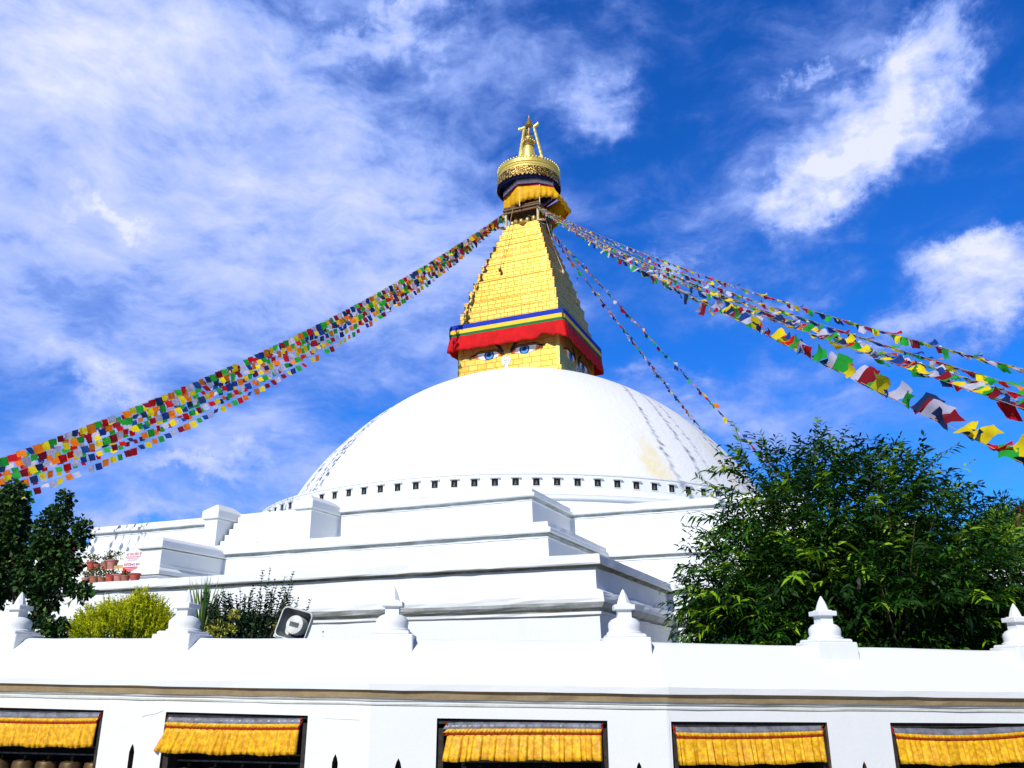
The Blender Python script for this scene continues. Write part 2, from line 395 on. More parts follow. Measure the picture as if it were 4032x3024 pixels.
# small blocks beside the steps, patched and uneven like in life
for x,y,z,w in ((-2.6,25.3,6.72,.7),(-1.6,25.15,6.9,.5),(-.4,25.2,6.7,.6),(-3.3,25.1,6.66,.5)): mb.box((x,-y,(6.2+z)/2),(w,.5,z-6.2))
mb.build('stair',[M['plaster_clean']],ST)
mb=MB()
M['plaster_moss']=plaster('mossy_step_plaster',base=(.80,.82,.80),dirty=(.38,.42,.22),amount=1.3,bs=.4)
mb.box((-4.0,-28.9,4.87),(4.86,3.8,.83)); mb.box((-4.0,-28.2,5.70),(4.80,2.4,.86)); 
mb.build('stair',[M['plaster_moss']],ST)
# drum ring with its ledge and the row of little shrines
DC=(-.15*math.cos(YAW),-.15*math.sin(YAW))
mb=MB()
nf=108*3
prof=[(18.0,8.3),(17.85,9.62),(18.0,9.66),(18.02,9.80),(17.86,9.86),(17.25,9.98),(17.12,10.05),(17.0,10.3),(17.0,11.0),(17.04,11.02),(17.04,11.08),(16.9,11.12),(15.2,11.25)]
mb.lathe([p for p in prof],c=DC,n=nf,mi=[0,0,0,2,0,0,0,0,0,0,0,0],capb=False,capt=False)
drum=mb.build('drum',PL,ST,smooth=True,sharp=25)
NV=108
first=None
for k in range(NV):
    a=-PI/2+ (k+.25)*2*PI/NV
    # keep the half that faces the square
    wx=math.sin(a-YAW)
    aw=a-YAW
    if math.sin(aw)>.12: continue
    if first is None:
        mb=MB()
        # a hooded pigeon-hole: lintel ledge, jambs and a dark carved panel set back in the frame
        mb.box((0,-.05,.235),(.50,.16,.055),mi=0); mb.box((0,-.035,.195),(.40,.12,.03),mi=0)
        for sx in (-1,1): mb.box((sx*.172,-.008,0),(.03,.03,.34),mi=0)
        mb.box((0,-.012,-.185),(.36,.04,.02),mi=0)
        hood=mb
        n0=empty('x',(0,0,0)); bpy.data.objects.remove(n0)
        nb=hood.build('shrine_niche',[M['plaster_clean']],ST)
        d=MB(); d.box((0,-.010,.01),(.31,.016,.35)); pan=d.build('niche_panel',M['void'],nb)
        d=MB()
        d.lathe([(.0,-.15),(.08,-.14),(.09,-.09),(.05,-.05),(.055,.0),(.03,.02),(.04,.05),(.035,.09),(.0,.12)],c=(0,-.02),n=8,capb=False,capt=False)
        for v in range(len(d.v)): x,y,z=d.v[v]; d.v[v]=(x*.8,-.022+(y+.02)*.3,z*.8-.02)
        d.build('carved_figure',simple('weathered_grey_stone',(.10,.11,.11),.9,0,.5,30),nb,smooth=True)
        first=nb; o=nb
    else:
        o=copy_tree(first,ST)
    o.location=(DC[0]+17.0*math.cos(a),DC[1]+17.0*math.sin(a),10.63+random.uniform(-.012,.012)); o.rotation_euler=(0,random.uniform(-.02,.02),a+PI/2)
    o['group']='little shrine niches round the foot of the dome'
# dome
DO=(.09*math.cos(YAW),.09*math.sin(YAW))
mb=MB(); prof=[]
RD,HD,pa,pb=15.67,10.454,1.276,2.05
for k in range(0,61):
    u=(k/60)**1.15 if k<60 else 1.
    t=1-(1-u)**1.6
    r=RD*max(0,1-t**pa)**(1/pb); prof.append((max(r,.01),11.2+HD*t))
mb.lathe([(15.67,10.9)]+prof,c=(0,0),n=200,capb=False,capt=False)
dm=mb.build('dome',M['dome'],ST,smooth=True); dm.location=(DO[0],DO[1],0)
me=dm.data
for v in me.vertices: v.co.z-=11.2
dm.location.z=11.2

# ---- tower
def tc(z):
    t=(z-25)/19.; x=.15+.19*t; return (x*math.cos(YAW),x*math.sin(YAW))
TX,TY=tc(25)
def sqring(mb,s0,z0,s1,z1,mi=0,top=True,bot=False,c=None,seed=0):
    cx,cy=c or (TX,TY); V=[]
    for s_,z in ((s0,z0),(s1,z1)):
        for sx,sy in ((-1,-1),(1,-1),(1,1),(-1,1)): V.append((cx+sx*s_,cy+sy*s_,z))
    F=[];U=[]
    for i in range(4):
        j=(i+1)%4; F.append((i,j,4+j,4+i)); w=s0
        a=seed*.37+i*11.3; U.append([(a-w,z0),(a+w,z0),(a+s1,z1),(a-s1,z1)])
    if top: F.append((4,5,6,7)); U.append([(0,0)]*4)
    if bot: F.append((3,2,1,0)); U.append([(0,0)]*4)
    mb.add(V,F,mi,U)
mb=MB(); sqring(mb,3.66,20.0,3.62,24.9,0); 
mb.build('tower_wall',M['gold_tiles_big'],ST)
mb=MB(); 
for sx,sy in ((-1,-1),(1,-1),(1,1),(-1,1)): mb=MB(); mb.box((TX+sx*3.60,TY+sy*3.60,22.4),(.2,.2,4.9)); mb.build('corner_strip',M['gold'],ST)
mb=MB(); sqring(mb,3.86,20.0,3.86,21.05,0); mb.build('plinth_band',M['gold_tiles_big'],ST)
steps=[(3.62,24.7,25.92),(3.43,25.92,26.80),(3.22,26.80,27.72),(2.99,27.72,28.50),(2.77,28.50,29.25),(2.56,29.25,29.92),(2.35,29.92,30.56),(2.14,30.56,31.15),(1.97,31.15,31.68),(1.80,31.68,32.18),(1.62,32.18,32.68),(1.46,32.68,33.16),(1.32,33.16,33.55)]
mb=MB()
for k,(s_,z0,z1) in enumerate(steps):
    c=tc(z0); sqring(mb,s_,z0-(.02 if k else 0),s_,z1-.035,0,c=c,seed=k); sqring(mb,s_+.028,z1-.05,s_+.028,z1,0,bot=True,c=c,seed=k+.5)
mb.build('stepped_spire',M['gold_tiles'],ST)
# painted eyes: thin painted relief on two faces
def poly_plate(mb,pts,y,th=.012,mi=0):
    n=len(pts); V=[(x,y,z) for x,z in pts]+[(x,y+th,z) for x,z in pts]
    mb.add(V,[tuple(range(n)),tuple(range(2*n-1,n-1,-1))]+[(i,(i+1)%n,n+(i+1)%n,n+i) for i in range(n)],mi)
def smooth_poly(pts,sub=4):
    out=[];n=len(pts)
    for i in range(n):
        p0,p1_,p2_,p3_=[Vector(pts[(i+k)%n]) for k in (-1,0,1,2)]
        for s_ in range(sub):
            t=s_/sub; q=.5*((2*p1_)+(-p0+p2_)*t+(2*p0-5*p1_+4*p2_-p3_)*t*t+(-p0+3*p1_-3*p2_+p3_)*t**3); out.append((q.x,q.y))
    return out
paint={k:cloth('paint_'+k,c,0,.6,3,.05) for k,c in dict(black=(.02,.008,.008),white=(.86,.88,.92),rust=(.60,.07,.015),orange=(.90,.28,.06),blue=(.006,.05,.20),sky=(.07,.30,.75),navy=(.008,.03,.15),flesh=(.80,.45,.16),dark=(.010,.020,.03)).items()}
def lid(x): # upper edge of the eye opening
    xs=[-.96,-.71,-.32,.1,.3,.75,1.1,1.42]; zs=[-.17,.15,.24,.20,.245,.235,.11,.06]
    return float(np.interp(x,xs,zs))
def low(x): return float(np.interp(x,[-.96,-.71,-.4,0,.3,.75,1.1,1.42],[-.17,-.13,-.20,-.29,-.285,-.14,-.01,.06]))
def eye(parent,cx,cz,sg,face,pert=0):
    """sg=+1: outer corner towards +x of the face"""
    def T(pts): 
        p=[(cx+sg*x,cz+z) for x,z in pts]
        return p if sg>0 else p[::-1]
    def put(name,layers,par):
        mb=MB(); mats=[]
        for pts,y,m in layers: mats.append(m); poly_plate(mb,T(pts),-3.67-y,.02+y,len(mats)-1)
        return mb.build(name,mats,par)
    xs=np.linspace(-.96,1.42,30)
    up=[(x,lid(x)) for x in xs]; lo_=[(x,low(x)) for x in xs[::-1][1:-1]]
    band=lambda a,b,sh: [(x,lid(x)+a+sh*0) for x in xs]+[(x,lid(x)+b) for x in xs[::-1]]
    brow=[(x,lid(x)+.17-.10*max(0,(x-.9)/.5)) for x in np.linspace(-1.02,1.5,30)]
    brow2=[(x,z-.045) for x,z in brow[::-1]]
    o=put('eye',[(brow+brow2,.004,paint['black']),([(x,lid(x)+.065) for x in xs]+[(x,lid(x)-.005) for x in xs[::-1]],.005,paint['black'])],parent)
    put('eye_white',[(up+lo_,.006,paint['white'])],o)
    put('eye_corner',[([(x,lid(x)) for x in np.linspace(-.96,-.62,8)]+[(x,low(x)) for x in np.linspace(-.70,-.90,6)],.010,paint['rust']),
                      ([(x,lid(x)) for x in np.linspace(.98,1.42,8)]+[(x,low(x)) for x in np.linspace(1.3,.82,6)],.010,paint['rust']),
                      ([(x,lid(x)-.01) for x in np.linspace(.88,1.1,5)]+[(x,low(x)+.0) for x in np.linspace(.9,.76,5)],.013,paint['orange']),
                      ([(-.72,.1),(-.66,.0),(-.62,-.1),(-.7,-.12),(-.78,-.04)],.013,paint['orange'])],o)
    def disc(r,cx_=0,cz_=0):
        P=[]
        for i in range(36):
            a=2*PI*i/36; x=cx_+r*math.cos(a); z=cz_+r*math.sin(a); z=min(z,lid(x)-.012); z=max(z,low(x)-.0 if r>.3 else z); P.append((x,z))
        return P
    put('iris',[(disc(.365),.010,paint['blue']),(disc(.265),.014,paint['sky']),(disc(.165,0,.05),.018,paint['navy'])],o)
    return o
def curl(parent,cx,cz):
    pts=[(-.10,-1.1),(-.12,-.45),(-.30,-.25),(-.32,.02),(-.20,.22),(.02,.28),(.24,.18),(.31,-.04),(.25,-.28),(.12,-.42),(.15,-.7),(.16,-1.1)]
    mb=MB(); pp=[(cx+x,cz+z) for x,z in smooth_poly(pts,3)]
    mb.recalc=True
    poly_plate(mb,pp,-3.69,.04,0); o=mb.build('nose_curl',[paint['white']],parent)
    th=np.linspace(.3,4.6*PI*.5+PI,46); P=[]
    for t in th: r=.028*t**.95; P.append((cx-.02+r*math.cos(-t+2.2),-3.70,cz+.03+r*math.sin(-t+2.2)))
    P+=[(cx-.17,-3.70,cz-.27),(cx-.08,-3.70,cz-.42),(cx-.05,-3.70,cz-.7),(cx-.06,-3.70,cz-.95)]
    mb=MB(); mb.tube(P,.012,4); mb.build('curl_line',[paint['dark']],o); return o
for fi in range(2):
    fr=empty('face_painting',(TX,TY,0),0 if fi==0 else PI/2); fr.parent=ST
    eye(fr,-1.36,22.50,-1,fi); eye(fr,1.22,22.56,1,fi); curl(fr,-.10,22.02)
    for sg,x in ((-1,-.30),(1,.16)):
        mb=MB(); pp=[(x,22.62),(x+sg*.05,22.78),(x+sg*.28,23.12),(x+sg*.62,23.3),(x+sg*.75,23.3),(x+sg*.40,22.95),(x+sg*.16,22.62),(x+sg*.06,22.58)]
        poly_plate(mb,pp if sg>0 else pp[::-1],-3.68,.03); mb.build('eyebrow',[paint['dark']],fr)

# drape round the tower: three painted bands and a pleated red skirt
def drape():
    rootd=None
    n=64; per=[]
    S=4.22; rc=.22
    for side in range(4):
        for k in range(n):
            t=-1+2*k/n; per.append((side,t))
    def ptx(side,t,s_):
        # rounded square
        x,y=t*s_,-s_
        ex=(abs(t)-.93)/.07
        if ex>0: y+=ex*ex*.10; x-=math.copysign(ex*ex*.08,t)
        a=side*PI/2; return (TX+x*math.cos(a)-y*math.sin(a),TY+x*math.sin(a)+y*math.cos(a))
    def strip(name,z0,z1,mat,s0,s1,parent,thick=.03):
        mb=MB();V=[];F=[];m=len(per)
        for (s_,z) in ((s0,z0),(s1,z1),(s1-thick,z1),(s0-thick,z0)):
            for (sd,t) in per: x,y=ptx(sd,t,s_); V.append((x,y,z))
        for k in range(4):
            kk=(k+1)%4
            for i in range(m): j=(i+1)%m; F.append((k*m+i,k*m+j,kk*m+j,kk*m+i))
        mb.add(V,F); return mb.build(name,mat,parent)
    bl=strip('drape_band',24.52,24.87,M['blue_band'],S,S,ST)
    ye=strip('drape_band',24.23,24.515,M['yellow_band'],S+.012,S+.005,ST)
    gr=strip('drape_band',24.02,24.225,M['green_band'],S+.018,S+.012,ST)
    # red skirt
    rs=np.random.default_rng(3); rows=9; V=[];F=[];m=len(per)
    ph=rs.uniform(0,6,4)
    for r_ in range(rows):
        v=r_/(rows-1)
        for i,(sd,t) in enumerate(per):
            pl=(.035*math.sin(t*46+ph[sd]+1.3*math.sin(t*5))+.03*math.sin(t*93+sd))*(.25+v)
            out_=.02+.12*v**1.3-.05*v**6+pl*.8
            lift=0
            if sd==0:
                lift=.27*max(0,min(1,(t-.56)/.06))*(1-1.9*max(0,(t-.66)/.34)); out_+=.5*max(0,(t-.6))*v
            if sd==1: out_+=.5*max(0,(-t-.6))*v; lift=-.24*max(0,(-t-.75)/.25)
            zb=22.95+lift+.035*math.sin(t*23+sd*2)+rs.uniform(-.015,.015)
            x,y=ptx(sd,t,S+out_); V.append((x,y,24.02+(zb-24.02)*v))
    for k in range(rows-1):
        for i in range(m): j=(i+1)%m; F.append((k*m+i,k*m+j,(k+1)*m+j,(k+1)*m+i))
    mb=MB(); mb.add(V,F); o=mb.build('red_skirt',M['red_cloth'],ST,smooth=True)
    md=o.modifiers.new('s','SOLIDIFY'); md.thickness=.03; md.offset=-1
    mb=MB(); sqring(mb,4.18,24.1,4.18,24.75,0,bot=True); mb.build('timber_soffit',M['soffit'],ST)
drape()

# ---- gallery on top of the stepped spire
c=tc(34); mb=MB()
for sx,sy in ((-1,-1),(1,-1),(1,1),(-1,1)): mb=MB(); mb.box((c[0]+sx*1.28,c[1]+sy*1.28,34.25),(.16,.16,1.5)); mb.build('gallery_post',M['wood_light'],ST)
mb=MB()
for z,o_,h in ((34.62,1.36,.13),(34.86,1.42,.13),(35.06,1.36,.10)):
    for a in range(4):
        x,y=0,-o_; ca,sa=math.cos(a*PI/2),math.sin(a*PI/2)
        mb.box((c[0]+x*ca-y*sa,c[1]+x*sa+y*ca,z),(2*o_+.1+.001*a,.12,h+.002*a),rz=a*PI/2)
mb.build('gallery_rail',M['wood'],ST)
mb=MB()
for (x,y,rz,z) in ((-1.75,-1.3,.1,33.56),(1.55,-1.25,.3,33.56),(1.3,1.3,.2,33.56),(-1.5,-1.32,.9,33.42)): mb=MB(); mb.box((c[0]+x,c[1]+y,z),(.62,.14,.10),rz=rz); mb.build('gallery_bracket',M['wood_light'],ST)
# gilt jars standing in the gallery
j0=None
for k,(x,y) in enumerate([(-1.0,-.72),(-.6,-.95),(-.15,-1.0),(.35,-1.0),(.85,-.98),(1.05,-.3),(1.05,.3),(-1.05,.1),(1.0,.8)]):
    if j0 is None:
        mb=MB(); mb.lathe([(.03,0),(.11,.02),(.10,.06),(.15,.12),(.205,.28),(.20,.42),(.15,.52),(.06,.57),(.05,.60),(.01,.62)],n=16); j0=mb.build('gilt_jar',M['gold_dull'],ST,smooth=True); o=j0
    else: o=copy_tree(j0,ST)
    o.location=(c[0]+x,c[1]+y,33.58+random.uniform(0,.06)); o.rotation_euler=(random.uniform(-.06,.06),random.uniform(-.06,.06),0); o.scale=(1,1,random.uniform(.95,1.1)); o['group']='gilt jars standing in the gallery'
mb=MB(); mb.lathe([(.5,33.5),(.5,33.9),(.85,34.1),(.8,36.5),(.95,37.1)],c=c,n=8,mi=0); mb.build('spire_core',M['bronze'],ST)
mb=MB(); mb.lathe([(.9,33.55),(.55,33.75),(.18,33.95),(.02,34.05)],c=(c[0]+.1,c[1]-.8),n=4); mb.build('gilt_crest',M['gold_bright'],ST)
# cloth skirts hung below the canopy (six-cornered frame, the right side billowing in the wind)
cw=Vector((.32,0))
def skirt(name,mat,rows,parent=ST,sag=.0,wrin=.03,thick=.02,sm=True):
    """rows: list of (scale, [z per corner])"""
    base=[(-1.95,.15),(-.92,-1.62),(.55,-1.85),(1.72,-1.45),(2.02,.35),(1.2,1.8),(-1.0,1.85)]
    n=len(base); sub=14; V=[];F=[]; rs=np.random.default_rng(5)
    for ri,(outs,zs) in enumerate(rows):
        for i in range(n):
            a,b=Vector(base[i]),Vector(base[(i+1)%n]); oa=outs[i]; ob=outs[(i+1)%n]
            for s_ in range(sub):
                t=s_/sub; p=a.lerp(b,t); sc_=oa+(ob-oa)*t; z=zs[i]+(zs[(i+1)%n]-zs[i])*t+sag*4*t*(1-t)*(ri/max(1,len(rows)-1))
                w=wrin*math.sin(t*21+i*2+ri*.6)*(ri/max(1,len(rows)-1)); p=p*(sc_+w)
                # world offset -> local frame
                x,y=p.x+cw.x,p.y
                lx=x*math.cos(YAW)-y*math.sin(YAW); ly=x*math.sin(YAW)+y*math.cos(YAW)
                V.append((lx,ly,z))
    m=n*sub
    for k in range(len(rows)-1):
        for i in range(m): j=(i+1)%m; F.append((k*m+i,k*m+j,(k+1)*m+j,(k+1)*m+i))
    mb=MB(); mb.add(V,F); o=mb.build(name,mat,parent,smooth=sm)
    md=o.modifiers.new('s','SOLIDIFY'); md.thickness=thick; md.offset=0
    return o
one=[1]*7
zt=37.12
mb=MB(); _c=tc(37.4); mb.lathe([(2.28,36.82),(2.30,37.3),(2.25,37.75)],c=_c,n=60,capb=False,capt=False); o=mb.build('blue_cloth',M['navy'],ST,smooth=True); md=o.modifiers.new('s','SOLIDIFY'); md.thickness=.02
skirt('white_cloth_band',M['white_cloth'],[(one,[zt]*7),([1.01]*7,[36.62,36.62,36.62,36.62,36.7,36.8,36.7])],wrin=.006)
skirt('crimson_cloth_band',M['crimson'],[([1.005]*7,[36.62,36.62,36.62,36.62,36.7,36.8,36.7]),([1.012]*7,[36.40,36.40,36.40,36.40,36.5,36.6,36.5])],wrin=.008)
ztop=[36.40,36.40,36.40,36.40,36.5,36.6,36.5]; zbot=[35.05,34.98,35.25,35.32,35.2,34.1,34.5]
rows=[]
bul=[(1.0,1.0,1.0,1.04,1.15,1.0,1.0),(.99,1.0,1.03,1.10,1.36,1.08,1.0),(.99,.99,1.05,1.18,1.52,1.16,1.0),(.98,.98,1.02,1.22,1.60,1.22,.98),(.97,.95,.98,1.16,1.48,1.16,.92)]
for k in range(5):
    t=k/4; rows.append((list(bul[k]),[ztop[i]+(zbot[i]-ztop[i])*t**.9 for i in range(7)]))
skirt('saffron_cloth',M['saffron'],rows,sag=.16,wrin=.05)
# posts against the cloth
mb=MB()
for x,y in ((-.75,-1.62),(.72,-1.86)):
    mb=MB(); lx=(x+cw.x)*math.cos(YAW)-y*math.sin(YAW); ly=(x+cw.x)*math.sin(YAW)+y*math.cos(YAW); mb.box((lx,ly,35.6),(.07,.07,1.7)); mb.build('canopy_pole',M['wood_light'],ST)
# round gilt canopy
c=tc(38); RC=2.40
mb=MB()
mb.lathe([(2.2,37.78),(2.44,37.76),(2.40,37.9),(2.44,37.95),(2.40,38.0),(2.33,38.2),(2.42,38.24),(2.42,38.32),(2.30,38.36),(2.36,38.44),(2.36,38.52),(2.2,38.56),(1.2,38.85),(.55,39.0)],c=c,n=72,mi=0,capb=False,uvr=60)
cap=mb.build('canopy',M['gold_bright'],ST,smooth=True,sharp=35)
mb=MB(); nseg=96; V=[];F=[];U=[]
for i in range(nseg*2):
    a=2*PI*i/(nseg*2); tooth=.16*abs(math.sin(i*PI/4)); 
    for kk,(r_,z) in enumerate(((2.42,37.80),(2.45,37.42),(2.46,37.13-tooth))): V.append((c[0]+r_*math.cos(a),c[1]+r_*math.sin(a),z)); 
m=nseg*2
for i in range(m):
    j=(i+1)%m
    for kk in range(2):
        F.append((i*3+kk,j*3+kk,j*3+kk+1,i*3+kk+1)); u0=i*15.1/m; u1=(i+1)*15.1/m; U.append([(u0,V[i*3+kk][2]),(u1,V[i*3+kk][2]),(u1,V[i*3+kk+1][2]),(u0,V[i*3+kk+1][2])])
mb.add(V,F,0,U); o=mb.build('canopy_fringe',M['filigree'],ST); md=o.modifiers.new('s','SOLIDIFY'); md.thickness=.03
# bosses round the rim
mb=MB()
for i in range(60):
    a=2*PI*i/60; x,y=c[0]+2.36*math.cos(a),c[1]+2.36*math.sin(a)
    mb.lathe([(.02,38.50),(.075,38.54),(.085,38.60),(.05,38.66),(.01,38.70)],c=(x,y),n=6)
mb.build('rim_bosses',M['gold_bright'],ST,smooth=True)
mb=MB(); mb.lathe([(2.3,37.72),(.9,37.5),(.3,37.5)],c=c,n=48,capt=False,capb=False); mb.build('canopy_underside',M['navy'],ST)
# crowning pieces
mb=MB(); mb.lathe([(.66,38.9),(.58,39.8),(.50,40.5),(.36,40.96),(.26,41.0)],c=c,n=32); mb.build('gilt_cone',M['gold_bright'],ST,smooth=True,sharp=50)
c2=tc(41)
mb=MB(); mb.lathe([(.30,40.98),(.44,41.0),(.40,41.1),(.30,41.16),(.34,41.22),(.46,41.36),(.42,41.44),(.26,41.46),(.34,41.6),(.36,41.74),(.28,41.88),(.16,41.95),(.20,41.99),(.16,42.05),(.08,42.1),(.07,42.16),(.13,42.22),(.13,42.32),(.03,42.44)],c=c2,n=24); mb.build('finial_vase',M['gold_dull'],ST,smooth=True,sharp=40)
mb=MB()
for i in range(14):
    a=2*PI*i/14; mb.lathe([(.01,41.32),(.06,41.36),(.06,41.42),(.01,41.48)],c=(c2[0]+.46*math.cos(a),c2[1]+.46*math.sin(a)),n=6)
mb.build('lotus_petals',M['gold_bright'],ST,smooth=True)
c3=tc(43.3)
mb=MB(); mb.lathe([(.06,42.3),(.05,42.86),(.30,42.9),(.32,42.96),(.20,43.12),(.24,43.16),(.22,43.22),(.15,43.34),(.19,43.38),(.16,43.44),(.07,43.58),(.05,43.7),(.02,43.85),(.045,43.9),(.005,44.0)],c=c3,n=20); mb.build('finial_parasol',M['gold_dull'],ST,smooth=True,sharp=40)
# curved back plate and three ornate struts
def wl(x,y): # world offset from stupa root -> local
    return (x*math.cos(YAW)-y*math.sin(YAW),x*math.sin(YAW)+y*math.cos(YAW))
def strut(bx,by,tx,ty,tz,ex,ey,ez):
    mb=MB(); a=Vector((*wl(bx,by),38.72)); b=Vector((*wl(tx,ty),tz)); nseg=22; P=[];Rr=[]
    for k in range(nseg): t=k/(nseg-1); P.append(a.lerp(b,t)); Rr.append(.115+.022*(k%2)-.02*t)
    mb.tube(P,Rr,6)
    e=Vector((*wl(ex,ey),ez)); 
    for k in range(6):
        t=k/5; p=b.lerp(e,t); mb.lathe([(.01,p.z-.12),(.12,p.z-.06),(.10,p.z+.06),(.01,p.z+.14+.1*(k==5))],c=(p.x,p.y),n=6)
    return mb.build('ornate_strut',M['gold_bright'],ST)
strut(-.60,.05,-.02,.02,42.75,-.42,-.05,42.55)
strut(-.35,.75,.12,.22,42.6,.15,.3,42.7)
strut(1.62,.05,.72,.05,42.85,1.02,.0,43.1)
mb=MB()
for (x0,z0,x1,z1) in ((.34,41.3,1.22,41.45),(.34,42.15,.88,42.3),(-.3,42.0,.34,42.2)): mb.tube([(*wl(x0,.05),z0),(*wl(x1,.05),z1)],.025,5)
mb.tube([(*wl(.15,.25),42.9),(*wl(.05,.3),42.6),(*wl(.35,.25),42.35),(*wl(.62,.2),41.9)],[.06,.09,.07,.03],6)
mb.build('iron_brace',M['iron'],ST)

# two ropes hanging down the stepped spire
def hang(name,pts,mat,label,wt):
    mb=MB(); mb.tube(pts,.022,5); o=mb.build(name,mat)
    w=MB(); x,y,z=pts[-1]; w.lathe([(.02,z-.32),(.10,z-.30),(.11,z-.12),(.05,z-.02),(.02,z+.03)],c=(x,y),n=10); w.build('weight',wt,o,smooth=True)
    return tag(o,label,'rope','ropes hanging on the spire')
RW=lambda l:(lambda v:(v.x,v.y,v.z))(Matrix.Translation((1.0,57.27,0))@Matrix.Rotation(-YAW,4,'Z')@Vector(l))
hang('hanging_rope',[RW(p) for p in ((-.35,-1.5,34.9),(-.5,-1.9,33.0),(-.62,-2.35,31.2),(-.72,-2.75,29.9),(-.75,-2.92,29.35))],M['rope'],'brown rope with dark weight hanging on sunlit front of golden spire',M['bronze'])
hang('hanging_rope',[RW(p) for p in ((1.65,-.1,34.3),(1.9,.0,33.2),(2.35,.1,31.4),(2.85,.2,29.9))],M['rope_w'],'pale cord hanging down shaded right side of golden spire',M['rope_w'])

# ------------------------------------------------------------------ prayer flags
flag_cols=dict(blue=(.008,.05,.26),white=(.60,.58,.74),red=(.62,.004,.010),green=(.02,.42,.04),yellow=(.95,.72,.008),orange=(1.,.22,.006),navy=(.010,.03,.12),wine=(.26,.006,.02))
FM={k:cloth('flag_'+k,c_,.38,.85,9,.12) for k,c_ in flag_cols.items()}
def flag_mesh(kind,seed):
    rs=np.random.default_rng(seed); nx,nz=5,5; V=[];F=[]
    w,h=.40,.40
    a1,a2,a3=rs.uniform(0,6,3); amp=(.035,.075,.10)[kind]
    for j in range(nz):
        v=j/(nz-1)
        for i in range(nx):
            u=i/(nx-1)-.5
            x=u*w*(1-.10*v*(seed%2)); z=-h*v
            y=amp*math.sin(u*5+a1+v*2.2)*v+amp*.7*math.sin(v*4+a2)*v
            if kind>=1: # blown: swings along the cord
                x+=.16*v**1.2*(1 if kind==1 else 1.9); z*=(.80 if kind==1 else .42); y+=.07*v
            z+=.012*math.sin(u*9+a3)*v
            V.append((x,y,z))
    for j in range(nz-1):
        for i in range(nx-1): a=j*nx+i; F.append((a,a+1,a+nx+1,a+nx))
    return V,F
FMESH={}
for kind in range(3):
    for sd in range(4):
        V,F=flag_mesh(kind,sd+kind*10)
        for k,m in FM.items():
            me=bpy.data.meshes.new('flag'); me.from_pydata(V,[],F); me.materials.append(m); me.polygons.foreach_set('use_smooth',[True]*len(F)); FMESH[kind,sd,k]=me
SEQ_L=['blue','white','red','green','orange','yellow','navy','white','wine','green','yellow','orange']
def flag_string(A,B,sag,label,group,kinds=(0,),spacing=.46,scale=1.,seed=0,roll=.25,rollmean=0.,t0=0.,t1=1.,seq=SEQ_L,twist=.12,jit=.03,cordmat=None,xfilter=None,taper=1.,rollnear=0.,text=1.):
    t1=t1*text
    rs=random.Random(seed); A=Vector(A);B=Vector(B); L=(B-A).length
    def P(t): p=A+(B-A)*t; p=p.copy(); p.z-=sag*4*t*(1-t); return p
    root=empty('prayer_flag_string',A); tag(root,label,'prayer flags',group)
    mb=MB(); mb.tube([P(text*k/44)-A for k in range(45)],.007,4); mb.build('cord',cordmat or M['rope'],root)
    n=int(L*(t1-t0)/spacing); cand=[]
    for k in range(n):
        t=t0+(k+.5)/n*(t1-t0); p=P(t); d=(P(t+.004)-P(max(0,t-.004))).normalized()
        if rs.random()<.03: continue
        if xfilter and not xfilter(p): continue
        cand.append((k,p,d))
    cam0=Vector((0,0,EYE)); inv=lambda p: abs(p.x/max(p.y,.1))<.66 and p.y>1; cand.sort(key=lambda c_:(0 if inv(c_[1]) else 1,(c_[1]-cam0).length))
    near=cand[:100]; far=cand[100:]; FV=[];FF=[];FMI=[]; names=list(FM)
    for idx,(k,p,d) in enumerate(near+far):
        kind=rs.choice(kinds); sd=rs.randrange(4); c_=seq[(k+seed*5)%len(seq)] if rs.random()<.82 else rs.choice(names)
        me=FMESH[kind,sd,c_]
        X=d; 
        Z=Vector((0,0,1)); Z=(Z-X*Z.dot(X)*.55).normalized(); Y=Z.cross(X).normalized(); 
        M3=Matrix((X,Y,Z)).transposed().to_4x4()
        rr=Matrix.Rotation(rs.gauss(rollmean+(rollnear if (p-A).length/L>.76 else 0),roll),4,X); r2=Matrix.Rotation(rs.gauss(0,twist),4,Z)
        tt_=(p-A).length/L; s_=scale*rs.uniform(.85,1.12)*(taper+(1-taper)*min(1,max(0,(tt_-.3)/.55)))
        Mx=Matrix.Translation(p-A+Vector((0,0,rs.uniform(-jit,0))))@r2@rr@M3@Matrix.Diagonal((s_,s_,s_*rs.uniform(.85,1.1),1))
        if idx<100:
            o=bpy.data.objects.new('flag',me); COL.objects.link(o); o.parent=root; o.matrix_basis=Mx
        else:
            b=len(FV); FV+=[tuple(Mx@v.co) for v in me.vertices]; FF+=[tuple(i+b for i in q.vertices) for q in me.polygons]; FMI+=[names.index(c_)]*len(me.polygons)
    if FV:
        mb=MB(); mb.v=FV; mb.f=FF; mb.m=FMI; mb.uv=[None]*len(FF); mb.recalc=False; o=mb.build('flag_cluster',[FM[k] for k in names],root); o['kind']='stuff'
    return root
Ls=[]
for k,f in enumerate((0.,.10,.20,.36,.46,.58,.72,.86,1.02)):
    if k%2==0: Bp=(-23.3-1.5*f,30.+2.4*f,7.34-1.02*f)
    else: Bp=(-25.4-1.5*f,32.8+2.3*f,7.91-1.11*f)
    Ls.append(((-0.62,56.56,34.70-.4*f),Bp,1.73+1.02*f))
ordn=['topmost','second from top','third from top','fourth from top','middle','fourth from bottom','third from bottom','second lowest','lowest']
inleft=lambda p: p.x/p.y>-1.1
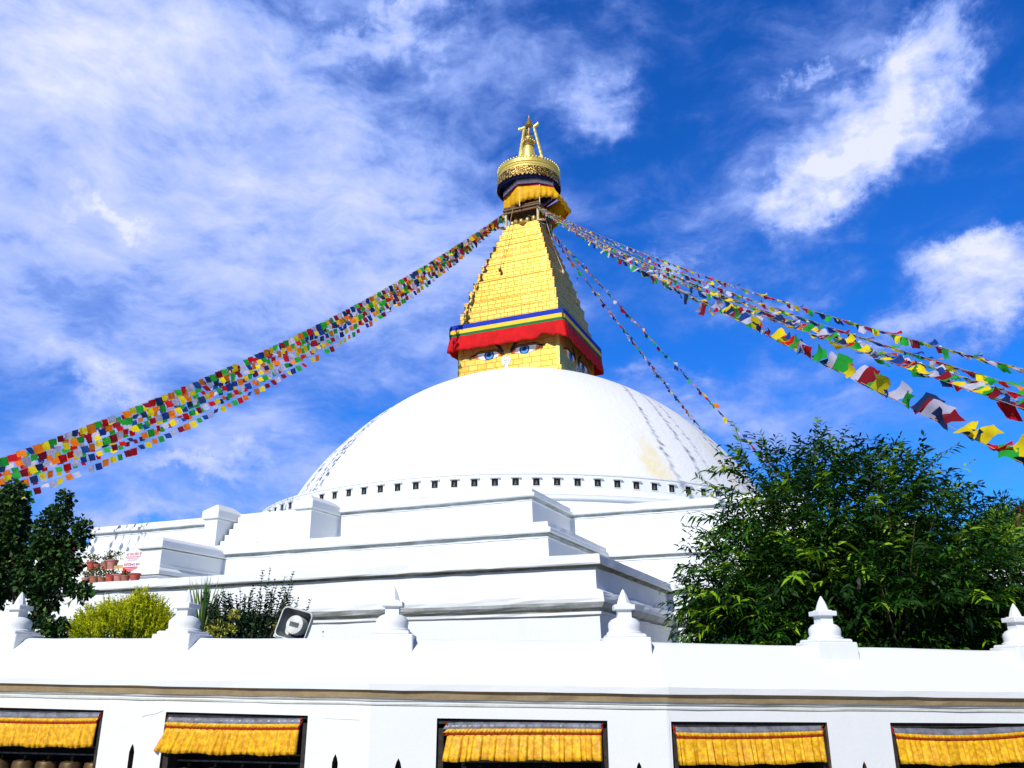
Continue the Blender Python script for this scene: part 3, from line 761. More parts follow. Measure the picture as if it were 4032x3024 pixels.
for k,(a,b,s_) in enumerate(Ls):
    flag_string(a,b,s_,ordn[k]+' string of flags in the dense bundle left of the golden spire','prayer flag strings left of the spire',kinds=(0,),spacing=(.36,.38,.36,.40,.36,.38,.40,.40,.38)[k],seed=k+1,roll=.38,seq=SEQ_L,xfilter=inleft,scale=(.84,.76,.8,.74,.8,.72,.74,.62,.74)[k],twist=.22,jit=.05,text=1.2)
Rs=[((1.86,55.50,34.70),(17.80,24.00,9.66),0.93,'uppermost flag string of the fan on the right, reaching the right edge highest'),
((1.86,55.50,34.70),(15.44,21.00,8.05),0.88,'second flag string of the right fan, just under the uppermost'),
((1.86,55.50,34.65),(14.66,20.00,7.53),0.99,'third flag string of the right fan counted from above'),
((1.86,55.50,34.60),(10.93,15.00,5.78),0.69,'sparse fourth flag string of the right fan with long gaps'),
((1.86,55.50,34.60),(9.46,13.00,5.17),0.79,'fifth flag string of the right fan, second from below'),
((1.86,55.50,34.55),(6.02,8.50,3.22),0.32,'lowest flag string of the right fan with big flags above the leafy bush')]
SEQ_R=['blue','white','red','green','yellow']
inright=lambda p: p.y>.8 and p.x/p.y<1.6
for k,(a,b,s_,lb) in enumerate(Rs):
    flag_string(a,b,s_,lb,'prayer flag strings right of the spire',kinds=(1,2,2,1) if k<5 else (1,0,1,2),spacing=(.24,.25,.25,.36,.24,.22)[k],seed=20+k,taper=.52,text=(1.3,1.3,1.3,1.25,1.22,1.1)[k],rollnear=(0,0,0,.8,.9,1.9)[k],roll=.6,rollmean=.5,seq=SEQ_R+['navy','white','wine','green','yellow'],twist=.3,scale=(.9,.9,.85,.72,.85,.86)[k],xfilter=inright)
# the inner steep pair
Ms=[((2.67,57.27,33.90),(21.95,65.68,10.73),0.45,'left one of two steep flag strings dropping behind the white dome'),((2.67,57.27,33.90),(18.89,50.00,9.63),0.11,'right one of two steep flag strings dropping behind the leafy bush'),
    ((2.60,57.27,33.80),(20.6,63.6,11.2),0.10,'short ragged steep flag string close beside the left steep string')]
for k,(a,b,s_,lb) in enumerate(Ms):
    flag_string(a,b,s_,lb,'steep prayer flag strings behind the dome',kinds=(2,1,2),spacing=(.27,.27,.45)[k],seed=40+k,roll=1.1,rollmean=.4,scale=(.72,.76,.6)[k],twist=.4,t1=1.,seq=['red','navy','green','orange','white','blue','wine','yellow'])
flag_string((4.75,56.6,29.6),(4.62,56.4,27.3),0.02,'small loose end of flags dangling below the steep strings','steep prayer flag strings behind the dome',kinds=(2,),spacing=.36,scale=.45,seed=60)

# ------------------------------------------------------------------ outer wall with its prayer-wheel openings
SL=-.0135
def zsh(o,dx=0):
    for v in o.data.vertices: v.co.z+=SL*(v.co.x+dx)
fA=(-1.19,7.75); fB=(1.30,7.75); dl=(-math.cos(R(15.5)),math.sin(R(15.5))); dr=(math.cos(R(12.5)),math.sin(R(12.5)))
LL=7.4
path=[(fA[0]+dl[0]*LL,fA[1]+dl[1]*LL),fA,fB,(fB[0]+dr[0]*LL,fB[1]+dr[1]*LL)]
E0=EYE
wp=[(.05,0,0),(.0,.25,0),(.0,E0-.198,2),(.010,E0-.195,2),(.012,E0-.180,0),(.012,E0-.168,2),(.024,E0-.160,2),(.030,E0-.145,2),(.045,E0-.138,1),(.060,E0-.090,1),(.066,E0-.078,1),(.088,E0-.074,0),(.092,E0-.022,0),(.084,E0-.012,0),(-.36,E0+.345,0),(-.40,E0+.362,0),(-.46,E0+.364,0),(-.50,E0+.350,0),(-.88,E0-.02,0),(-.88,E0-.08,0),(-.80,E0-.09,0),(-.80,0,0)]
def wallmesh():
    # subdivided along its length so that the hand-laid lines waver a little
    pts=[]; 
    for i in range(3):
        a,b=Vector(path[i]),Vector(path[i+1]); n=26 if i!=1 else 9
        for k in range(n): pts.append(a.lerp(b,k/n))
    pts.append(Vector(path[-1]))
    n=len(pts); off=[]
    for i in range(n):
        d1=(pts[i]-pts[i-1]).normalized() if i>0 else None; d2=(pts[i+1]-pts[i]).normalized() if i<n-1 else None
        d1=d1 or d2; d2=d2 or d1; n1=Vector((d1.y,-d1.x)); n2=Vector((d2.y,-d2.x)); off.append((n1+n2)/(1+n1.dot(n2)))
    mb=MB();V=[];F=[];MI=[];rs=np.random.default_rng(11)
    for k,(o,z,_) in enumerate(wp):
        amp=.0035 if z>E0-.21 else 0
        for i in range(n):
            q=pts[i]+off[i]*(o+rs.uniform(-amp,amp)*.6); V.append((q.x,q.y,z+rs.uniform(-amp,amp)))
    m=len(wp)
    for k in range(m):
        kk=(k+1)%m
        for i in range(n-1): F.append((k*n+i,k*n+i+1,kk*n+i+1,kk*n+i)); MI.append(wp[k][2])
    F.append(tuple(k*n for k in range(m))[::-1]); MI.append(0); F.append(tuple(k*n+n-1 for k in range(m))); MI.append(0)
    mb.add(V,F,MI); return mb
WM=[M['plaster_fine'],M['grime_brown'],M['grime_pale'],simple('wood_and_shade_lining',(.13,.09,.05),.9,0,.5,20)]  # brown lining: shade painted into lamp holes, dark wood in wheel niches
wall=wallmesh().build('boundary_wall',WM)
# cutters
def fr(side,s_,dep=0):
    if side=='C': return (s_,7.75+dep),0.
    if side=='L': return (fA[0]+dl[0]*s_-dl[1]*0+dep*math.sin(R(15.5)),fA[1]+dl[1]*s_+dep*math.cos(R(15.5))),-R(15.5)
    return (fB[0]+dr[0]*s_-dep*math.sin(R(12.5)),fB[1]+dr[1]*s_+dep*math.cos(R(12.5))),R(12.5)
niches=[('L',3.36,1.40),('L',1.287,1.415),('C',.085,1.43),('R',.760,1.45),('R',2.83,1.45)]
ZT=E0-.292; ZB=.42
cut=MB()
for sd,s_,w in niches:
    (x,y),rz=fr(sd,s_,.14); cut.box((x,y,(ZT+ZB)/2),(w,.40,ZT-ZB),rz=rz,mi=3)
holes=[('L',2.30),('L',.30),('C',-.94),('C',1.05),('R',1.80)]
for sd,s_ in holes:
    (x,y),rz=fr(sd,s_,0); P=[(-.026,-.30),(.026,-.30),(.027,-.07),(.016,-.03),(0,0),(-.016,-.03),(-.027,-.07)]
    V=[]
    for dd in (-.1,.12):
        for (u,z) in P:
            V.append((x+u*math.cos(rz)-dd*math.sin(rz),y+u*math.sin(rz)+dd*math.cos(rz),E0-.585+z-(.02 if sd!='L' else -.02*(s_>2))))
    n=7; cut.add(V,[tuple(range(n)),tuple(range(2*n-1,n-1,-1))]+[(i,(i+1)%n,n+(i+1)%n,n+i) for i in range(n)],3)
cut.recalc=True
co=cut.build('cutter',WM)
bo=wall.modifiers.new('b','BOOLEAN'); bo.object=co; bo.operation='DIFFERENCE'; bo.solver='EXACT'
dg=bpy.context.evaluated_depsgraph_get(); me=bpy.data.meshes.new_from_object(wall.evaluated_get(dg)); 
wall.modifiers.clear(); wall.data=me; bpy.data.objects.remove(co)
zsh(wall)
tag(wall,'long white lime-washed wall with sloping top and prayer wheel openings in front','wall')
# linings, frames, rails and prayer wheels inside the openings
for sd,s_,w in niches:
    (x,y),rz=fr(sd,s_,0); dz=SL*x
    e=empty('wheel_niche',(x,y,dz),rz); e.parent=wall; e['group']='prayer wheel openings in the wall'
    mb=MB(); t=.035
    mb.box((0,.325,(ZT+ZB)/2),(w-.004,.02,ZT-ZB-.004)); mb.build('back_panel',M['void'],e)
    mb=MB(); mb.box((0,.13,ZT-.02),(w-.004,.20,.032)); mb.box((-w/2+.03,.13,(ZT+ZB)/2-.03),(.055,.20,ZT-ZB-.08)); mb.box((w/2-.03,.13,(ZT+ZB)/2-.03),(.055,.20,ZT-ZB-.08)); mb.build('timber_frame',M['wood_dark'],e)
    mb=MB(); 
    mb.box((0,.16,ZT-.335),(w-.14,.03,.016)); mb.box((0,.16,ZT-.40),(w-.14,.03,.014)); mb.build('rail',simple('grey_worn_rail',(.10,.11,.11),.6,0,.6,30),e)
    nwh=5
    for q in range(nwh):
        wx=-w/2+.16+(w-.32)*q/(nwh-1); wv=MB(); wv.lathe([(.012,ZT-.42),(.02,ZT-.45),(.10,ZT-.47),(.108,ZT-.50),(.105,ZB+.10),(.10,ZB+.06),(.012,ZB+.04)],c=(wx,.2),n=14); wv.build('prayer_wheel',M['bronze'],e,smooth=True,sharp=40)

# curtains
def curtain(sd,s_,w,label,seed,xl=0,xr=0,sag=.02,lean=0.):
    (x,y),rz=fr(sd,s_,0); rs=np.random.default_rng(seed); dz=SL*x
    root=empty('curtain',(x,y,ZT-.02+dz),rz); tag(root,label,'curtain','yellow pleated curtains over the wall openings')
    x0,x1=-w/2+.03+xl,w/2-.03-xr; n=150
    us=np.linspace(0,1,n); sagf=lambda u: -sag*4*u*(1-u)
    # random pleat pattern
    npl=22; edges=np.sort(np.concatenate([[0,1],np.clip(np.linspace(0,1,npl)+rs.uniform(-.018,.018,npl),0.005,.995)]))
    depth=rs.uniform(.012,.045,len(edges))
    def pleat(u):
        k=min(max(int(np.searchsorted(edges,u))-1,0),len(edges)-2); t=(u-edges[k])/max(1e-4,edges[k+1]-edges[k]); return -depth[k]*(t**.7)*(1-(max(0,t-.9)/.1))
    def sheet(name,z0,z1,mat,yo,plf,rows,gather=0.,ragged=0.,yoff2=0):
        V=[];F=[]
        rg=rs.uniform(-1,1,n)
        for r_ in range(rows):
            v=r_/(rows-1)
            for i,u in enumerate(us):
                xx=x0+(x1-x0)*u+lean*v*(1-u)**1.2
                yy=yo+yoff2*v+pleat(u)*plf*(.35+.65*v)+(gather*math.sin(u*260+rs.uniform(0,.6)) if gather else 0)
                zz=z0+(z1-z0)*v+sagf(u)+(ragged*(.5*math.sin(u*19+seed)+.3*rg[i]*.3+pleat(u)*8) if (ragged and r_==rows-1) else 0)
                V.append((xx,yy,zz))
        for k in range(rows-1):
            for i in range(n-1): a=k*n+i; F.append((a,a+1,a+n+1,a+n))
        mb=MB(); mb.add(V,F); o=mb.build(name,mat,root,smooth=True); md=o.modifiers.new('s','SOLIDIFY'); md.thickness=.003; return o
    sheet('header_strip',-.004,-.058,M['plastic'],.035,0.15,3,yoff2=-.022)
    sheet('gathered_heading',-.055,-.086,M['curtain'],.010,.2,3,gather=.0025)
    sheet('red_braid',-.083,-.107,M['curtain_red'],.006,.15,2)
    sheet('valance',-.104,-.300,M['curtain'],.008,1.2,7,ragged=.012,yoff2=-.012)
    for xx in (x0,x1):
        mb=MB(); k=1 if xx>0 else -1
        mb.tube([(xx,.02,-.03),(xx+k*.012,.03,-.012),(xx+k*.02,.05,.002),(xx+k*.005,.02,-.06),(xx-k*.01,.0,-.09)],[.006,.009,.005,.007,.004],5); mb.build('tie_knot',M['curtain_red'],root)
    return root
curtain(*niches[0],'yellow curtain in the leftmost wall opening cut by the photo edge',1,xr=.03,sag=.010)
curtain(*niches[1],'yellow curtain slipped past left side of its opening, second from left',2,xl=-.02,xr=.05,sag=.008,lean=-.09)
curtain(*niches[2],'yellow curtain in the central opening with dark frame showing at its left',3,xl=.06,xr=.02,sag=-.004,lean=-.04)
curtain(*niches[3],'yellow curtain filling the opening right of the centre one',4,xl=.015,xr=.01,sag=.012)
curtain(*niches[4],'yellow curtain in the rightmost opening cut by the photo edge',5,xl=.015,sag=.026)

# hairline crack and seams on the wall
mb=MB()
(x,y),rz=fr('L',.04,-.004); 
def crk(pts,sd,name='plaster_crack'):
    mb=MB(); P=[]
    for s_,z in pts:
        (x,y),rz=fr(sd,s_,-.001); P.append((x,y,z+SL*x))
    mb.tube(P,.0022,4); return mb.build(name,M['grime_pale'],wall)
crk([(2.02,E0-.28),(2.10,E0-.31),(2.2,E0-.325),(2.24,E0-.34)],'L'); crk([(.10,E0-.315),(.25,E0-.313),(.42,E0-.31)],'L'); crk([(.02,E0-.2),(.015,E0-.4),(.02,E0-.9)],'R')
# miniature stupas on the ridge
def ministupa():
    e=empty('miniature_stupa',(0,0,0)); 
    b=MB(); b.box((0,0,-.10),(.44,.40,.26),taper=.04); b.box((0,0,.045),(.36,.36,.03),taper=.05)
    o=b.build('base',M['plaster_fine'],e); md=o.modifiers.new('b','BEVEL'); md.width=.012; md.segments=2
    b=MB(); b.lathe([(.165,.055),(.165,.075),(.148,.082),(.145,.10),(.15,.13),(.145,.16),(.12,.188),(.085,.205),(.06,.21)],n=28); b.build('bell',M['plaster_fine'],e,smooth=True,sharp=40)
    b=MB(); b.box((0,0,.24),(.125,.125,.075)); b.build('neck',M['plaster_fine'],e)
    b=MB(); b.box((0,0,.298),(.19,.19,.045)); b.box((0,0,.325),(.13,.13,.012)); o=b.build('cap',M['plaster_fine'],e); md=o.modifiers.new('b','BEVEL'); md.width=.006; md.segments=2
    b=MB(); b.lathe([(.062,.33),(.05,.37),(.034,.41),(.018,.44),(.006,.462)],n=8,a0=PI/8); b.build('spike',M['plaster_fine'],e)
    return e
fin=ministupa()
fins=[('L',4.25,'white miniature stupa on the wall at the far left edge'),('L',2.22,'white miniature stupa on the wall beside the golden conifer'),('C',-1.10,'white miniature stupa on the wall right of the grey loudspeaker'),('C',1.03,'white miniature stupa on the wall in front of the terrace corner'),('R',1.83,'white miniature stupa standing against the dark middle of the leafy bush'),('R',4.0,'white miniature stupa on the wall at the right edge')]
for k,(sd,s_,lb) in enumerate(fins):
    o=fin if k==0 else copy_tree(fin)
    (x,y),rz=fr(sd,s_,.43); o.location=(x,y,E0+.368+SL*x); o.rotation_euler=(random.uniform(-.01,.01),random.uniform(-.01,.01),rz+random.uniform(-.02,.02)); tag(o,lb,'miniature stupa','miniature stupas along the wall top')

# ------------------------------------------------------------------ loudspeaker horn
def rrect(w,h,r,n=5):
    P=[]
    for cx,cy,a0 in ((w/2-r,h/2-r,0),(-w/2+r,h/2-r,PI/2),(-w/2+r,-h/2+r,PI),(w/2-r,-h/2+r,1.5*PI)):
        for k in range(n+1): a=a0+k*PI/2/n; P.append((cx+r*math.cos(a),cy+r*math.sin(a)))
    return P
hn=empty('loudspeaker',(-2.165,8.84,2.145)); tag(hn,'weathered grey horn loudspeaker with square mouth tilted behind the wall top','loudspeaker')
def loft(rings,name,mat,smooth=True,cap0=False,cap1=False,rim=None):
    mb=MB();n=len(rings[0][0]);V=[];F=[];
    for P,y in rings: V+=[(x,y,z) for x,z in P]
    for k in range(len(rings)-1):
        for i in range(n): j=(i+1)%n; F.append((k*n+i,k*n+j,(k+1)*n+j,(k+1)*n+i))
    if cap0: F.append(tuple(range(n)))
    if cap1: F.append(tuple((len(rings)-1)*n+i for i in range(n))[::-1])
    mb.add(V,F); return mb.build(name,mat,hn,smooth=smooth,sharp=45)
W0,H0=.345,.30
loft([(rrect(W0-.02,H0-.02,.045),.0),(rrect(W0,H0,.05),-.004),(rrect(W0+.012,H0+.012,.055),.006),(rrect(W0+.004,H0+.004,.055),.03),(rrect(W0-.03,H0-.03,.05),.07),(rrect(W0*.78,H0*.78,.05),.12),(rrect(W0*.5,H0*.5,.05),.19),(rrect(.11,.11,.05),.27)],'horn_shell',M['horn_out'],cap1=True)
loft([(rrect(W0-.02,H0-.02,.045),.0),(rrect(W0-.045,H0-.045,.045),.03),(rrect(W0*.72,H0*.72,.045),.09),(rrect(W0*.46,H0*.46,.045),.16),(rrect(.10,.10,.045),.22)],'horn_mouth',M['horn_in'],cap1=True)
circ=lambda r:[(r*math.cos(2*PI*k/28),r*math.sin(2*PI*k/28)) for k in range(28)]
loft([(circ(.092),.14),(circ(.095),.03),(circ(.090),.018),(circ(.080),.014)],'horn_bell',M['horn_out'],cap1=True)
loft([(rrect(.115,.055,.006,2),.0135),(rrect(.105,.046,.006,2),.012)],'throat_frame',M['horn_out'],smooth=False,cap1=False)
loft([(rrect(.105,.046,.006,2),.0115),(rrect(.103,.044,.006,2),.010)],'throat_opening',M['horn_in'],smooth=False,cap1=True)
mb=MB(); mb.box((-.15,.16,-.05),(.16,.13,.22)); mb.tube([(-.02,.28,0),(-.02,.30,-.5),(-.02,.3,-2.1)],.02,8); o=mb.build('driver_and_pole',M['horn_out'],hn); md=o.modifiers.new('b','BEVEL'); md.width=.01; md.segments=2
hn.rotation_euler=(R(-8),R(14),R(-16))

# ------------------------------------------------------------------ pots, sign and visitor on the stair
def potcopy(kind,loc,s_,label,plant,seed):
    rs=np.random.default_rng(seed); e=empty('flower_pot',loc); tag(e,label,'flower pot','flower pots on the white steps')
    h=.27*s_; r=.15*s_; mb=MB(); mb.lathe([(r*.68,0),(r*.92,h*.82),(r*1.0,h*.84),(r*1.02,h),(r*.88,h),(r*.86,h*.9),(.01,h*.88)],n=20,capt=False); mb.build('pot',M[kind],e,smooth=True,sharp=40)
    if plant>0:
        n=int(90*plant); V=[];F=[];T=[]
        for k in range(n):
            st=rs.integers(0,7); a=st*.9+rs.normal(0,.25); rr=r*rs.uniform(.2,1.5)*(.6+.4*plant); zz=h+rs.uniform(.02,.24)*plant
            c0=np.array([rr*math.cos(a),rr*math.sin(a),zz]); d=rs.normal(0,1,3); d/=np.linalg.norm(d); u=np.cross(d,[.3,.5,.8]); u/=np.linalg.norm(u); s0=.042
            b=len(V); V+=[c0-d*s0,c0+u*s0*.7,c0+d*s0,c0-u*s0*.7]; F.append((b,b+1,b+2,b+3)); T+=[rs.uniform(0,1)]*4
        fast_mesh('plant',V,F,M['leaf_pot'],e,T)
        mb=MB()
        for st in range(6): a=st*.9; mb.tube([(0,0,h*.9),(r*.5*math.cos(a),r*.5*math.sin(a),h+.08*plant),(r*.9*math.cos(a),r*.9*math.sin(a),h+.2*plant)],.006,4)
        mb.build('stalks',M['stem'],e)
def stl(r,f,z): # stair coordinates -> world
    v=Matrix.Translation((1.0,57.27,0))@Matrix.Rotation(-YAW,4,'Z')@Vector((r,-f,z)); return (v.x,v.y,v.z)
lowpots=[(-2.47,'pinkpot',.95,.9,'small pink pot at the left end of the lower row, half behind foliage'),(-2.10,'terracotta',1.05,1.25,'terracotta pot with sprawling plant, second in the lower row'),(-1.77,'terracotta',.9,1.1,'small terracotta pot with low plant, third in the lower row'),(-1.40,'redpot',1.1,.7,'red clay pot in the middle of the lower row'),(-1.05,'pinkpot',1.1,.2,'faded pink pot below left corner of the sign'),(-.76,'terracotta',.95,.6,'brown pot with bushy green plant below the sign'),(-.36,'redpot',1.1,.0,'bright red empty pot next to the stair pylon')]
for k,(r_,kd,s_,pl,lb) in enumerate(lowpots): potcopy(kd,stl(r_-.02,32.15,4.565),s_*1.05,lb,pl,100+k)
uppots=[(-4.05,'terracotta',.8,.5,'small brown pot at far left of the upper row'),(-3.52,'redpot',1.15,1.1,'wide red pot with dry plant in the upper row'),(-3.24,'terracotta',.8,.2,'little brown pot right behind the wide red pot'),(-2.86,'terracotta',1.0,1.0,'brown pot, left one of the close pair in the upper row'),(-2.55,'pinkpot',1.2,1.3,'weathered pinkish pot with red leaves, right one of the upper pair')]
for k,(r_,kd,s_,pl,lb) in enumerate(uppots): potcopy(kd,stl(r_-.62,30.58,5.285),s_*1.08,lb,pl,120+k)
potcopy('terracotta',stl(-2.25,30.3,5.285),1.2,'terracotta pot with plant showing over the top left of the sign',1.1,140)
potcopy('terracotta',stl(-2.02,30.1,5.285),1.2,'dark plant in small pot showing beside the pylon top',1.75,141)
mb=MB(); 
for q in range(3): mb.box((q*.16-.16,0,.07+.012*(q%2)),(.15,.2,.13),rz=.1*q)
o=mb.build('loose_bricks',simple('mossy_ochre_brick',(.50,.38,.15),.9,0,.4,9)); o.location=stl(-2.76,30.55,5.285); o.rotation_euler=(0,0,-YAW); tag(o,'mossy ochre bricks lying between the upper pots and the sign','bricks')
sg=empty('sign',stl(-1.84,30.90,5.14),-YAW+.02); sg.scale=(.90,1,.80); tag(sg,'white and red NO ENTRY notice board leaning beside the stair pylon','sign')
mb=MB(); mb.box((0,0,.37),(.98,.02,.86)); mb.build('board',M['sign_white'],sg)
def text(body,size,x,z,mat,parent,name='lettering',sx=1,font=None,ext=.003,y=-.0125):
    cu=bpy.data.curves.new(name,'FONT'); cu.body=body; cu.size=size; cu.extrude=ext; cu.align_x='LEFT'; o=bpy.data.objects.new('tmp',cu); COL.objects.link(o)
    dg=bpy.context.evaluated_depsgraph_get(); me=bpy.data.meshes.new_from_object(o.evaluated_get(dg)); bpy.data.objects.remove(o)
    me.materials.clear(); me.materials.append(mat); t=bpy.data.objects.new(name,me); COL.objects.link(t); t.parent=parent; t.location=(x,y,z); t.rotation_euler=(PI/2,0,0); t.scale=(sx,1,1); return t
text('NO ENTRY',.135,-.13,.25,M['sign_black'],sg,sx=1.0,ext=.004)
# devanagari lines are drawn stroke by stroke: a head line with hanging verticals and bowls
def deva(x0,x1,z,h,mat,seed,name='lettering'):
    rs=random.Random(seed); mb=MB(); x=x0
    while x<x1-h*.4:
        word=rs.randint(2,4); ws=x
        for q in range(word):
            if x>x1-h*.4: break
            w=h*rs.uniform(.5,.75); kd=rs.randint(0,3)
            mb.box((x+w*.85,-.013,z+h*.42),(h*.13,.004,h*.84))
            if kd in (0,2): mb.tube([(x+w*.85,-.013,z+h*.5),(x+w*.5,-.013,z+h*.62),(x+w*.25,-.013,z+h*.4),(x+w*.45,-.013,z+h*.18),(x+w*.8,-.013,z+h*.3)],h*.055,4)
            elif kd==1: mb.tube([(x+w*.2,-.013,z+h*.8),(x+w*.25,-.013,z+h*.3),(x+w*.6,-.013,z+h*.25),(x+w*.85,-.013,z+h*.45)],h*.055,4)
            else: mb.tube([(x+w*.2,-.013,z+h*.3),(x+w*.35,-.013,z+h*.55),(x+w*.85,-.013,z+h*.5)],h*.055,4)
            x+=w
        mb.box(((ws+x)/2,-.013,z+h*.86),(x-ws,.0042,h*.12)); x+=h*.35
    return mb.build(name,mat,sg)
deva(-.40,.42,.68,.10,M['sign_red'],1); deva(-.42,.36,.60,.045,M['sign_red'],2); deva(-.34,.26,.54,.035,M['sign_red'],3); deva(-.30,.16,.47,.03,M['sign_red'],4); deva(-.47,-.15,.24,.13,M['sign_red'],5)
mb=MB(); mb.box((0,-.0125,.07),(.98,.005,.26)); mb.build('red_panel',M['sign_red'],sg)
mb=MB(); 
for q in range(3): mb.box((.03,-.0165,.14-.065*q),(.80-.1*q,.004,.016))
mb.build('lettering',M['sign_white'],sg)
for q in (-.4,.4): mb=MB(); mb.box((q,.05,.0),(.04,.04,.9)); mb.build('stake',M['wood'],sg)

# a visitor in red half hidden by the tree, bending over the pots
def person():
    root=empty('person',stl(-3.99,32.1,4.56),-YAW+PI*.9); tag(root,'person in crimson shawl and blue trousers bending over flower pots behind the tree','person')
    J=dict(pel=(0,0,.86),sp=(0,-.10,1.05),ch=(0,-.26,1.22),nk=(0,-.38,1.33),hd=(0,-.47,1.42),ht=(0,-.50,1.52),
      lh=(.10,0,.82),lk=(.12,-.06,.46),la=(.11,.03,.09),lt=(.12,-.12,.03),rh=(-.10,0,.82),rk=(-.12,-.10,.46),ra=(-.11,0,.09),rt=(-.12,-.15,.03),
      ls=(.17,-.28,1.24),le=(.22,-.42,1.0),lw=(.16,-.62,.88),rs=(-.17,-.28,1.24),re=(-.23,-.40,1.0),rw=(-.15,-.58,.84),lf=(.15,-.70,.85),rf=(-.14,-.66,.80))
    Rr=dict(pel=.15,sp=.15,ch=.16,nk=.055,hd=.095,ht=.08,lh=.10,lk=.065,la=.045,lt=.035,rh=.10,rk=.065,ra=.045,rt=.035,ls=.07,le=.045,lw=.03,rs=.07,re=.045,rw=.03,lf=.025,rf=.025)
    ks=list(J); E_=[('pel','sp'),('sp','ch'),('ch','nk'),('nk','hd'),('hd','ht'),('pel','lh'),('lh','lk'),('lk','la'),('la','lt'),('pel','rh'),('rh','rk'),('rk','ra'),('ra','rt'),('ch','ls'),('ls','le'),('le','lw'),('lw','lf'),('ch','rs'),('rs','re'),('re','rw'),('rw','rf')]
    def skin(name,keys,edges,scale,mat):
        me=bpy.data.meshes.new(name); me.from_pydata([J[k] for k in keys],[(keys.index(a),keys.index(b)) for a,b in edges],[]); o=bpy.data.objects.new(name,me); COL.objects.link(o); o.parent=root; me.materials.append(mat)
        sk=o.modifiers.new('skin','SKIN'); 
        for i,k in enumerate(keys): r=Rr[k]*scale; me.skin_vertices[0].data[i].radius=(r,r); me.skin_vertices[0].data[i].use_root=(i==0)
        sb=o.modifiers.new('sub','SUBSURF'); sb.levels=2; sb.render_levels=2; return o
    skin('body',ks,E_,1.,simple('skin',(.35,.18,.11),.6))
    skin('shawl',['ch','pel','sp','nk','hd','ht','ls','le','rs','re'],[('ch','sp'),('sp','pel'),('ch','nk'),('nk','hd'),('hd','ht'),('ch','ls'),('ls','le'),('ch','rs'),('rs','re')],1.25,simple('crimson_shawl',(.42,.008,.06),.8))
    skin('trousers',['pel','lh','lk','la','rh','rk','ra'],[('pel','lh'),('lh','lk'),('lk','la'),('pel','rh'),('rh','rk'),('rk','ra')],1.22,simple('blue_trousers',(.02,.06,.13),.8))
person()

# ------------------------------------------------------------------ foliage
def unit(v): return v/np.maximum(np.linalg.norm(v,axis=-1,keepdims=True),1e-9)
def leaves(P,D,Nn,L,Wd,arch,tint,name,mat,parent,seg=3,fold=.0):
    """P base points, D directions, Nn normals; arched lanceolate strips (quads)"""
    n=len(P); D=unit(D); S=unit(np.cross(D,Nn)); Nn=unit(np.cross(S,D)); rows=[]
    prof=[.18,1.,.72,.06] if seg==3 else ([.25,1.,.1] if seg==2 else [1.,.6])
    for k in range(seg+1):
        t=k/seg
        c=P+D*(L*t)[:,None]+np.array([0,0,-1.])*(arch*L*t*t)[:,None]
        w=(Wd*prof[k])[:,None]*.5
        rows.append(c-S*w+Nn*(w*fold)); rows.append(c+S*w+Nn*(w*fold))
    V=np.stack(rows,1).reshape(-1,3); m=2*(seg+1); base=np.arange(n)[:,None]*m
    F=[]
    for k in range(seg): F.append(base+np.array([2*k,2*k+1,2*k+3,2*k+2])[None,:])
    F=np.concatenate(F,0); T=np.repeat(tint,m)
    return fast_mesh(name,V,F,mat,parent,T,smooth=False)

